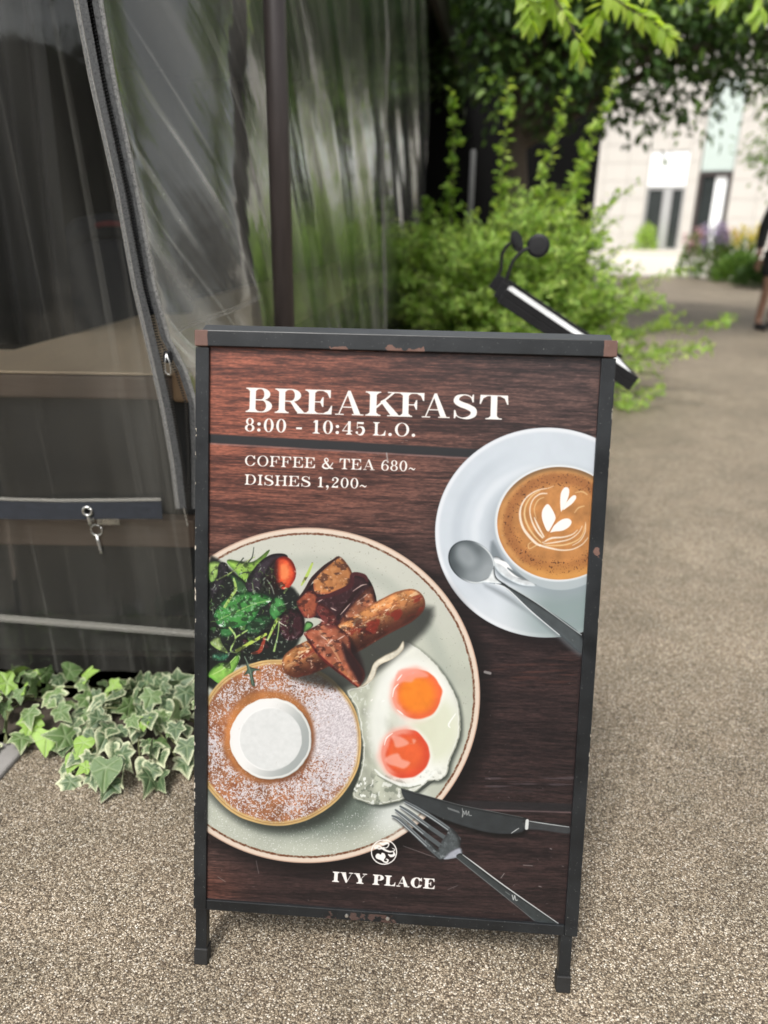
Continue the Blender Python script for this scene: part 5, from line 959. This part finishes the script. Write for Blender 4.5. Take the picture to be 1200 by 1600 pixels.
# ------------------------------------------------------------------ ivy
def ivy_leaf(name, m, ser, curl):
    half = [(.05, -.02), (.20, -.13), (.40, -.12), (.45, .0), (.36, .14), (.47, .27), (.54, .40), (.40, .45), (.27, .52), (.18, .68), (.08, .86)]
    half = [(x*(1-.0)+ser*.0, y) for x, y in half]
    if ser: half = [(.05, -.02), (.22, -.12), (.42, -.07), (.50, .08), (.50, .24), (.44, .38), (.35, .52), (.25, .66), (.15, .80), (.07, .91), (.03, .96)]
    out = half+[(0, 1.0)]+[(-x, y) for x, y in reversed(half)]
    ax = [np.array(a, float) for a in ((0, 1), (.54, .40), (-.54, .40), (.42, -.1), (-.42, -.1))]; c = np.array((0, .22)); V = []; E = []; VN = []
    def vein(p):
        best = 9.
        for a in ax: d = a-c; t = np.clip(((p-c)@d)/(d@d), 0, 1); best = min(best, np.hypot(*(p-c-d*t)))
        return min(1., best/.22)
    def z(p): return -.20*p[1]**2*curl-.25*abs(p[0])**1.6*curl+.10*abs(p[0])-.05*(1-vein(p))
    n = len(out)
    for r in (1., .62, .3):
        for p in out: q = c+(np.array(p)-c)*r; V.append((q[0], q[1], z(q)+(.03*math.sin(p[0]*19+p[1]*13) if r == 1. else 0))); E.append(r if r < 1 else 1.); VN.append(vein(q))
    V.append((c[0], c[1], z(c))); E.append(0.); VN.append(0.); F = []
    for k in range(2):
        for i in range(n): F.append((k*n+i, k*n+(i+1) % n, (k+1)*n+(i+1) % n, (k+1)*n+i))
    for i in range(n): F.append((2*n+i, 2*n+(i+1) % n, 3*n))
    me = bpy.data.meshes.new(name); me.from_pydata(V, [], F); me.polygons.foreach_set('use_smooth', [True]*len(F)); me.materials.append(m)
    a = me.attributes.new('edge', 'FLOAT', 'POINT'); a.data.foreach_set('value', E); a = me.attributes.new('vein', 'FLOAT', 'POINT'); a.data.foreach_set('value', VN); return me
IV = [ivy_leaf('leaf', M['ivy_var'], 0, 1.7), ivy_leaf('leaf', M['ivy_var'], 1, 1.2), ivy_leaf('leaf', M['ivy_var'], 0, .6), ivy_leaf('leaf', M['ivy_green'], 0, 1.5), ivy_leaf('leaf', M['ivy_green'], 1, .8), ivy_leaf('leaf', M['ivy_young'], 1, 1.0), ivy_leaf('leaf', M['ivy_young'], 0, .5)]
def ivy(label, cx, cy, rx, ry, h, n, kinds, extra, slope=0.):
    IP = thing('ivy_plant', label, 'ivy', (cx, cy, 0), 0, 'ivy clumps at the foot of the terrace'); g = nr.RandomState if False else None
    st = []
    for k in range(16):
        a = rnd.uniform(0, 6.283); e = (math.cos(a)*rx*.9, math.sin(a)*ry*.9); P = smooth([(rnd.uniform(-.3, .3)*rx, rnd.uniform(.1, .6)*ry, .01), (e[0]*.5, e[1]*.5, h*.55), (e[0], e[1], .02)], 4, False); MB().tube([tuple(q) for q in P], .0022, 5, False).build('stem', M['twig'], IP, smooth_=True, recalc=False)
    k = 0; done = []
    while k < n:
        a = rnd.uniform(0, 6.283); r = math.sqrt(rnd.random()); x, y = math.cos(a)*r, math.sin(a)*r; hh = h*(1-r*r)**.6*(1+slope*x)
        p = np.array((x*rx, y*ry, hh*rnd.uniform(.5, 1.)+.012)); sz = rnd.uniform(.036, .072)*(1-.3*(rnd.random() < .3))
        if done and min(np.linalg.norm(p-q) for q in done) < .0175 and rnd.random() < .92: continue
        done.append(p); out = np.array((x*.9, y*.9-.35, .15)); nrm = unit(np.array((x*.5, y*.45-.50, .75))+nr.normal(size=3)*.40); tip = unit(out+np.array((0, -.25, -.5))+nr.normal(size=3)*.40)
        put_leaf(rnd.choice(kinds), 'leaf', IP, tuple(p), tuple(tip), tuple(nrm), sz); k += 1
    for (x, y, z_, kind, sz, tx, tz) in extra: put_leaf(IV[kind], 'leaf', IP, (x-cx, y-cy, z_), (tx, -.75, tz), (tx*.2, -.55, .8), sz)
ivy('green ivy clump at the left edge below the black plinth', -.945, 1.68, .29, .160, .10, 105, [IV[3], IV[3], IV[4], IV[0], IV[6]], [(-.80, 1.545, .055, 5, .062, .1, -.45), (-1.02, 1.56, .05, 6, .055, .2, -.3)])
ivy('cream edged variegated ivy clump beside the left leg of the sandwich board', -.60, 1.60, .185, .20, .115, 125, [IV[0], IV[0], IV[0], IV[1], IV[1], IV[2], IV[3]], [(-.615, 1.425, .07, 4, .072, .05, -.5), (-.705, 1.47, .045, 5, .045, -.2, -.4), (-.69, 1.50, .07, 5, .05, -.1, -.2), (-.66, 1.43, .05, 6, .035, -.7, -.2), (-.56, 1.53, .11, 6, .045, .2, -.1), (-.745, 1.545, .06, 0, .055, -.1, -.7), (-.52, 1.44, .05, 0, .055, .0, -.6), (-.455, 1.50, .07, 2, .06, .2, -.5)], .35)

# ------------------------------------------------------------------ stone building and dark shade volume beyond
RB = thing('shade_volume', 'near-black volume added for the deep shade behind the shade tree', 'building', (0, 12.6, 0))  # near-black walls: the shade under the trees put into their colour
MB().box((-.6, 3, 2.4), (7.4, 6, 4.8)).build('wall', M['dark'], RB, .01); MB().box((-.6, 3, 4.88), (7.8, 6.4, .14)).build('roof', M['board'], RB, .01)
WB = thing('stone_building', 'pale stone building with glazed doors beyond the far plaza', 'building', (9.6, 31.0, 0), math.atan2(-.6, .8))
def wb(name, x0, x1, z0, z1, y0, y1, m, par=None, bev=.006): return MB().box(((x0+x1)/2, (y0+y1)/2, (z0+z1)/2), (x1-x0, y1-y0, z1-z0)).build(name, m, par or WB, bev)
wb('wall', -7, 12, 0, 9, .16, 6, M['stone'])
def slabs(x0, x1, z0, z1, sw=.9, sh=.62):
    z = z0
    while z < z1-.05:
        x = x0; h = min(sh, z1-z)
        while x < x1-.03: w_ = min(sw, x1-x); wb('stone_panel', x+.006, x+w_-.006, z+.006, z+h-.006, rnd.uniform(-.006, .0), .158, M['stone'], None, .004); x += w_
        z += h
slabs(-5.4, -.12, 0, 5.6); slabs(1.30, 1.70, 0, 5.6, .4); slabs(2.85, 7.5, 0, 5.6)
slabs(-.12, 1.30, 3.45, 5.6, .71); wb('roof_coping', -7.1, 12.1, 9, 9.15, -.05, 6.1, M['stone'])
wb('white_panel', -.10, .58, 2.28, 3.42, .02, .155, M['whitepanel']); wb('white_panel', .62, 1.28, 2.28, 3.42, .02, .155, M['whitepanel'])
def glazed(x0, x1, z0, z1, mull, panes):
    fr = wb('door_frame', x0, x1, z1-.06, z1, .03, .15, M['frame_grey']); wb('sill', x0, x1, z0, z0+.05, .03, .15, M['frame_grey'], fr)
    for a, b_ in mull: wb('mullion', a, b_, z0+.05, z1-.06, .03, .15, M['frame_grey'], fr)
    for a, b_ in panes: wb('pane', a, b_, z0+.05, z1-.06, .09, .11, M['darkglass'], fr, 0)
glazed(-.10, 1.28, .12, 2.24, [(-.10, -.04), (.52, .84), (1.22, 1.28)], [(-.04, .52), (.84, 1.22)])
fr = wb('door_frame', 1.74, 2.82, 2.62, 2.74, -.02, .15, M['steel']); wb('jamb', 1.74, 1.84, .1, 2.62, -.02, .15, M['steel'], fr); wb('jamb', 2.70, 2.82, .1, 2.62, -.02, .15, M['steel'], fr); wb('pane', 1.85, 2.28, .1, 2.61, .08, .10, M['darkglass'], fr, 0); wb('pane', 2.29, 2.69, .1, 2.61, .08, .10, M['whitepanel'], fr, 0)
wb('glass_panel', 1.74, 2.82, 2.78, 5.6, .03, .15, M['greenglass']); wb('step', -.8, 3.6, .006, .11, -1.6, .0, M['plaza'])
# planting in front of the building
def clump(name, label, cat, loc, r, h, n, ln, m, mm, flowers=0, up=.8):
    B = thing(name, label, cat, loc, 0, FG if flowers else 'low shrubs in the bed before the building' if loc[1] < 20 else None); d = rv(n); d[:, 2] = np.abs(d[:, 2]); q = nr.uniform(.25, 1, n)**.5; pos = d*q[:, None]*np.array([r, r*.8, h]); pos[:, 2] += .03
    tip = d+np.array([0, 0, up])+nr.normal(size=(n, 3))*.4; l = ln*nr.uniform(.7, 1.2, n); stuff(leaf_mesh('foliage', pos, tip, d*.6+np.array([0, -.2, .8])+nr.normal(size=(n, 3))*.4, l, l*.42, m, B))
    s = MB()
    for i in range(9): a = i*.7; s.tube([(0, 0, 0), (math.cos(a)*r*.3, math.sin(a)*r*.3, h*.5), (math.cos(a)*r*.6, math.sin(a)*r*.6, h*.8)], .008, 4, False)
    stuff(s.build('stem', M['twig'], B, recalc=False))
    if flowers:
        P = []; Tn = []
        for i in range(flowers):
            a, rr = rnd.uniform(0, 6.283), r*math.sqrt(rnd.random()); c = np.array((math.cos(a)*rr, math.sin(a)*rr*.8, h*rnd.uniform(.75, 1.15)))
            for k in range(26): P.append(c+np.array((nr.normal()*.025, nr.normal()*.025, rnd.uniform(-.14, .10)))); Tn.append(nr.normal(size=3))
        stuff(leaf_mesh('flower', P, Tn, rv(len(P)), .055, .04, mm, B))
FG = 'flowers in the bed before the building'
clump('flowering_plant', 'pink flowering plant leftmost in the bed before the building', 'flowers', (6.55, 17.6, 0), .28, .85, 260, .12, M['midleaf'], M['pink'], 16)
clump('flowering_plant', 'purple flowering plant between the pink and yellow flowers', 'flowers', (6.80, 17.2, 0), .30, .95, 260, .12, M['midleaf'], M['purple'], 22)
clump('flowering_plant', 'pink and orange flowers just left of the yellow blooms', 'flowers', (7.18, 17.4, 0), .22, .92, 200, .12, M['midleaf'], M['orange'], 8)
clump('flowering_plant', 'yellow flowering plant on top of the round green shrub', 'flowers', (7.45, 17.2, 0), .42, .90, 420, .12, M['midleaf'], M['yellow'], 18)
clump('low_shrub', 'round dark green shrub in the bed before the building', 'shrub', (7.15, 16.6, 0), .50, .55, 1100, .11, M['midleaf'], None); clump('low_shrub', 'dark low shrub beside the person at the right edge', 'shrub', (7.15, 15.4, 0), .55, .45, 1200, .11, M['tree'], None); clump('low_shrub', 'dark spreading shrub nearest the person along the path edge', 'shrub', (7.6, 14.6, 0), .6, .5, 1200, .11, M['tree'], None)
clump('low_shrub', 'small yellow green bush against the left glazed door', 'shrub', (9.45, 30.2, .006), .42, 1.0, 500, .13, M['shrub_tip'], None)

HG = thing('reflection_hedge', 'tall leafy screen added unseen behind the viewer to darken curtain reflections', 'reflection_hedge', (0, -7.5, 0))  # unseen greenery, added so the front curtain reflects something dark
n_ = 9000; P_ = np.stack([nr.uniform(-9, 9, n_), nr.normal(size=n_)*.25, nr.uniform(.05, 3.6, n_)], 1); l_ = .13*nr.uniform(.7, 1.2, n_)
stuff(leaf_mesh('foliage', P_, rv(n_)+np.array((0, .5, -.2)), rv(n_)+np.array((0, .8, .5)), l_, l_*.5, M['tree'], HG)); MB().box((0, -.5, 1.75), (18, .5, 3.4)).build('core', M['soil'], HG, .05)
# ------------------------------------------------------------------ person at the right edge
PE = thing('person', 'person in black top and black shorts walking at the right edge', 'person', (4.53, 9.45, 0), rad(12))
def skinned(name, verts, edges, radii, m, sub=2, parent=PE, root=0):
    bm = bmesh.new(); sk = bm.verts.layers.skin.verify(); vv = [bm.verts.new(v) for v in verts]; [bm.edges.new((vv[a], vv[b])) for a, b in edges]
    for v, r in zip(vv, radii): v[sk].radius = r if hasattr(r, '__len__') else (r, r)
    vv[root][sk].use_root = True
    me = bpy.data.meshes.new(name); bm.to_mesh(me); bm.free(); o = link(name, me, m, parent); k = o.modifiers.new('skin', 'SKIN'); k.use_smooth_shade = True; s = o.modifiers.new('sub', 'SUBSURF'); s.levels = sub; s.render_levels = sub; return o
body_v = [(0, 0, .92), (0, -.01, 1.10), (0, 0, 1.28), (0, .01, 1.42), (0, 0, 1.50), (0, -.03, 1.60), (0, -.03, 1.70),
          (-.17, 0, 1.40), (-.27, .0, 1.14), (-.34, -.08, .90), (-.355, -.11, .82), (.17, 0, 1.40), (.25, .02, 1.13), (.27, -.06, .90), (.27, -.09, .82),
          (-.10, 0, .86), (-.12, -.04, .50), (-.14, .0, .10), (-.145, -.10, .045), (.10, 0, .86), (.12, .05, .50), (.13, .14, .12), (.135, .05, .045)]
body_e = [(0, 1), (1, 2), (2, 3), (3, 4), (4, 5), (5, 6), (3, 7), (7, 8), (8, 9), (9, 10), (3, 11), (11, 12), (12, 13), (13, 14), (0, 15), (15, 16), (16, 17), (17, 18), (0, 19), (19, 20), (20, 21), (21, 22)]
skinned('body', body_v, body_e, [(.14, .10), (.13, .095), (.15, .10), (.10, .08), (.055, .055), (.085, .095), (.06, .07), .06, .042, .032, .028, .06, .042, .032, .028, (.085, .085), .055, .038, .035, (.085, .085), .055, .038, .035], M['skin'])
for sx_, i in ((-1, 10), (1, 14)):
    w_ = np.array(body_v[i]); V = [tuple(w_)]; E_ = []; R_ = [.024]
    for j, (dx, L_) in enumerate(((-.030, .085), (-.010, .098), (.010, .092), (.028, .075))):
        a0 = len(V); V += [tuple(w_+np.array((0, dx, -.07))), tuple(w_+np.array((sx_*.004, dx*1.1, -.07-L_*.5))), tuple(w_+np.array((-sx_*.012, dx*1.1, -.07-L_*.9)))]; E_ += [(0, a0), (a0, a0+1), (a0+1, a0+2)]; R_ += [.011, .009, .007]
    a0 = len(V); V += [tuple(w_+np.array((-sx_*.01, -.038, -.03))), tuple(w_+np.array((-sx_*.015, -.058, -.075)))]; E_ += [(0, a0), (a0, a0+1)]; R_ += [.011, .008]
    skinned('hand', V, E_, R_, M['skin'], 1)
skinned('shirt', [body_v[k] for k in (0, 1, 2, 3, 7, 8, 9, 11, 12, 13)], [(0, 1), (1, 2), (2, 3), (3, 4), (4, 5), (5, 6), (3, 7), (7, 8), (8, 9)], [(.165, .125), (.158, .12), (.172, .125), (.12, .10), .085, .066, .052, .085, .066, .052], M['cloth_black'])
skinned('shorts', [(0, 0, .95), (-.10, 0, .84), (-.118, -.03, .58), (.10, 0, .84), (.118, .04, .58)], [(0, 1), (1, 2), (0, 3), (3, 4)], [(.16, .125), (.105, .11), (.09, .095), (.105, .11), (.09, .095)], M['cloth_black'])
skinned('hair', [(0, -.0, 1.66), (0, .02, 1.715), (0, -.05, 1.735)], [(0, 1), (1, 2)], [(.085, .085), (.088, .088), (.06, .06)], M['hair'])
for f in (18, 22):
    x, y, z_ = body_v[f]; skinned('shoe', [(x, y+.12, .045), (x, y+.02, .05), (x, y-.09, .035)], [(0, 1), (1, 2)], [(.042, .045), (.045, .045), (.04, .03)], M['cloth_black'], 2)
for sx_ in (-1, 1):
    MB().lathe([(0, -.012), (.010, -.008), (.014, 0), (.010, .008), (0, .012)], (sx_*.031, -.098, 1.645), (1, 0, 0), 12).build('eye', M['paper'], PE, smooth_=True); MB().lathe([(.006, 0), (0, -.002)], (sx_*.031, -.1115, 1.645), (0, 1, 0), 10).build('iris', M['hair'], PE)
    MB().lathe([(0, -.012), (.022, -.006), (.030, .004), (.018, .010), (0, .006)], (sx_*.082, -.025, 1.63), (1, 0, 0), 12).build('ear', M['skin'], PE, smooth_=True)
MB().prism([(-.012, 1.605), (.012, 1.605), (.006, 1.65), (-.006, 1.65)], lambda p: (p[0]*.4, -.130 if p[1] < 1.62 else -.108, p[1]), lambda p: (p[0]*1.3, -.085, p[1])).build('nose', M['skin'], PE, .004, True)
MB().tube([(-.026, -.098, 1.572), (0, -.108, 1.570), (.026, -.098, 1.572)], [.003, .006, .003], 8).build('mouth', M['red'], PE, smooth_=True)
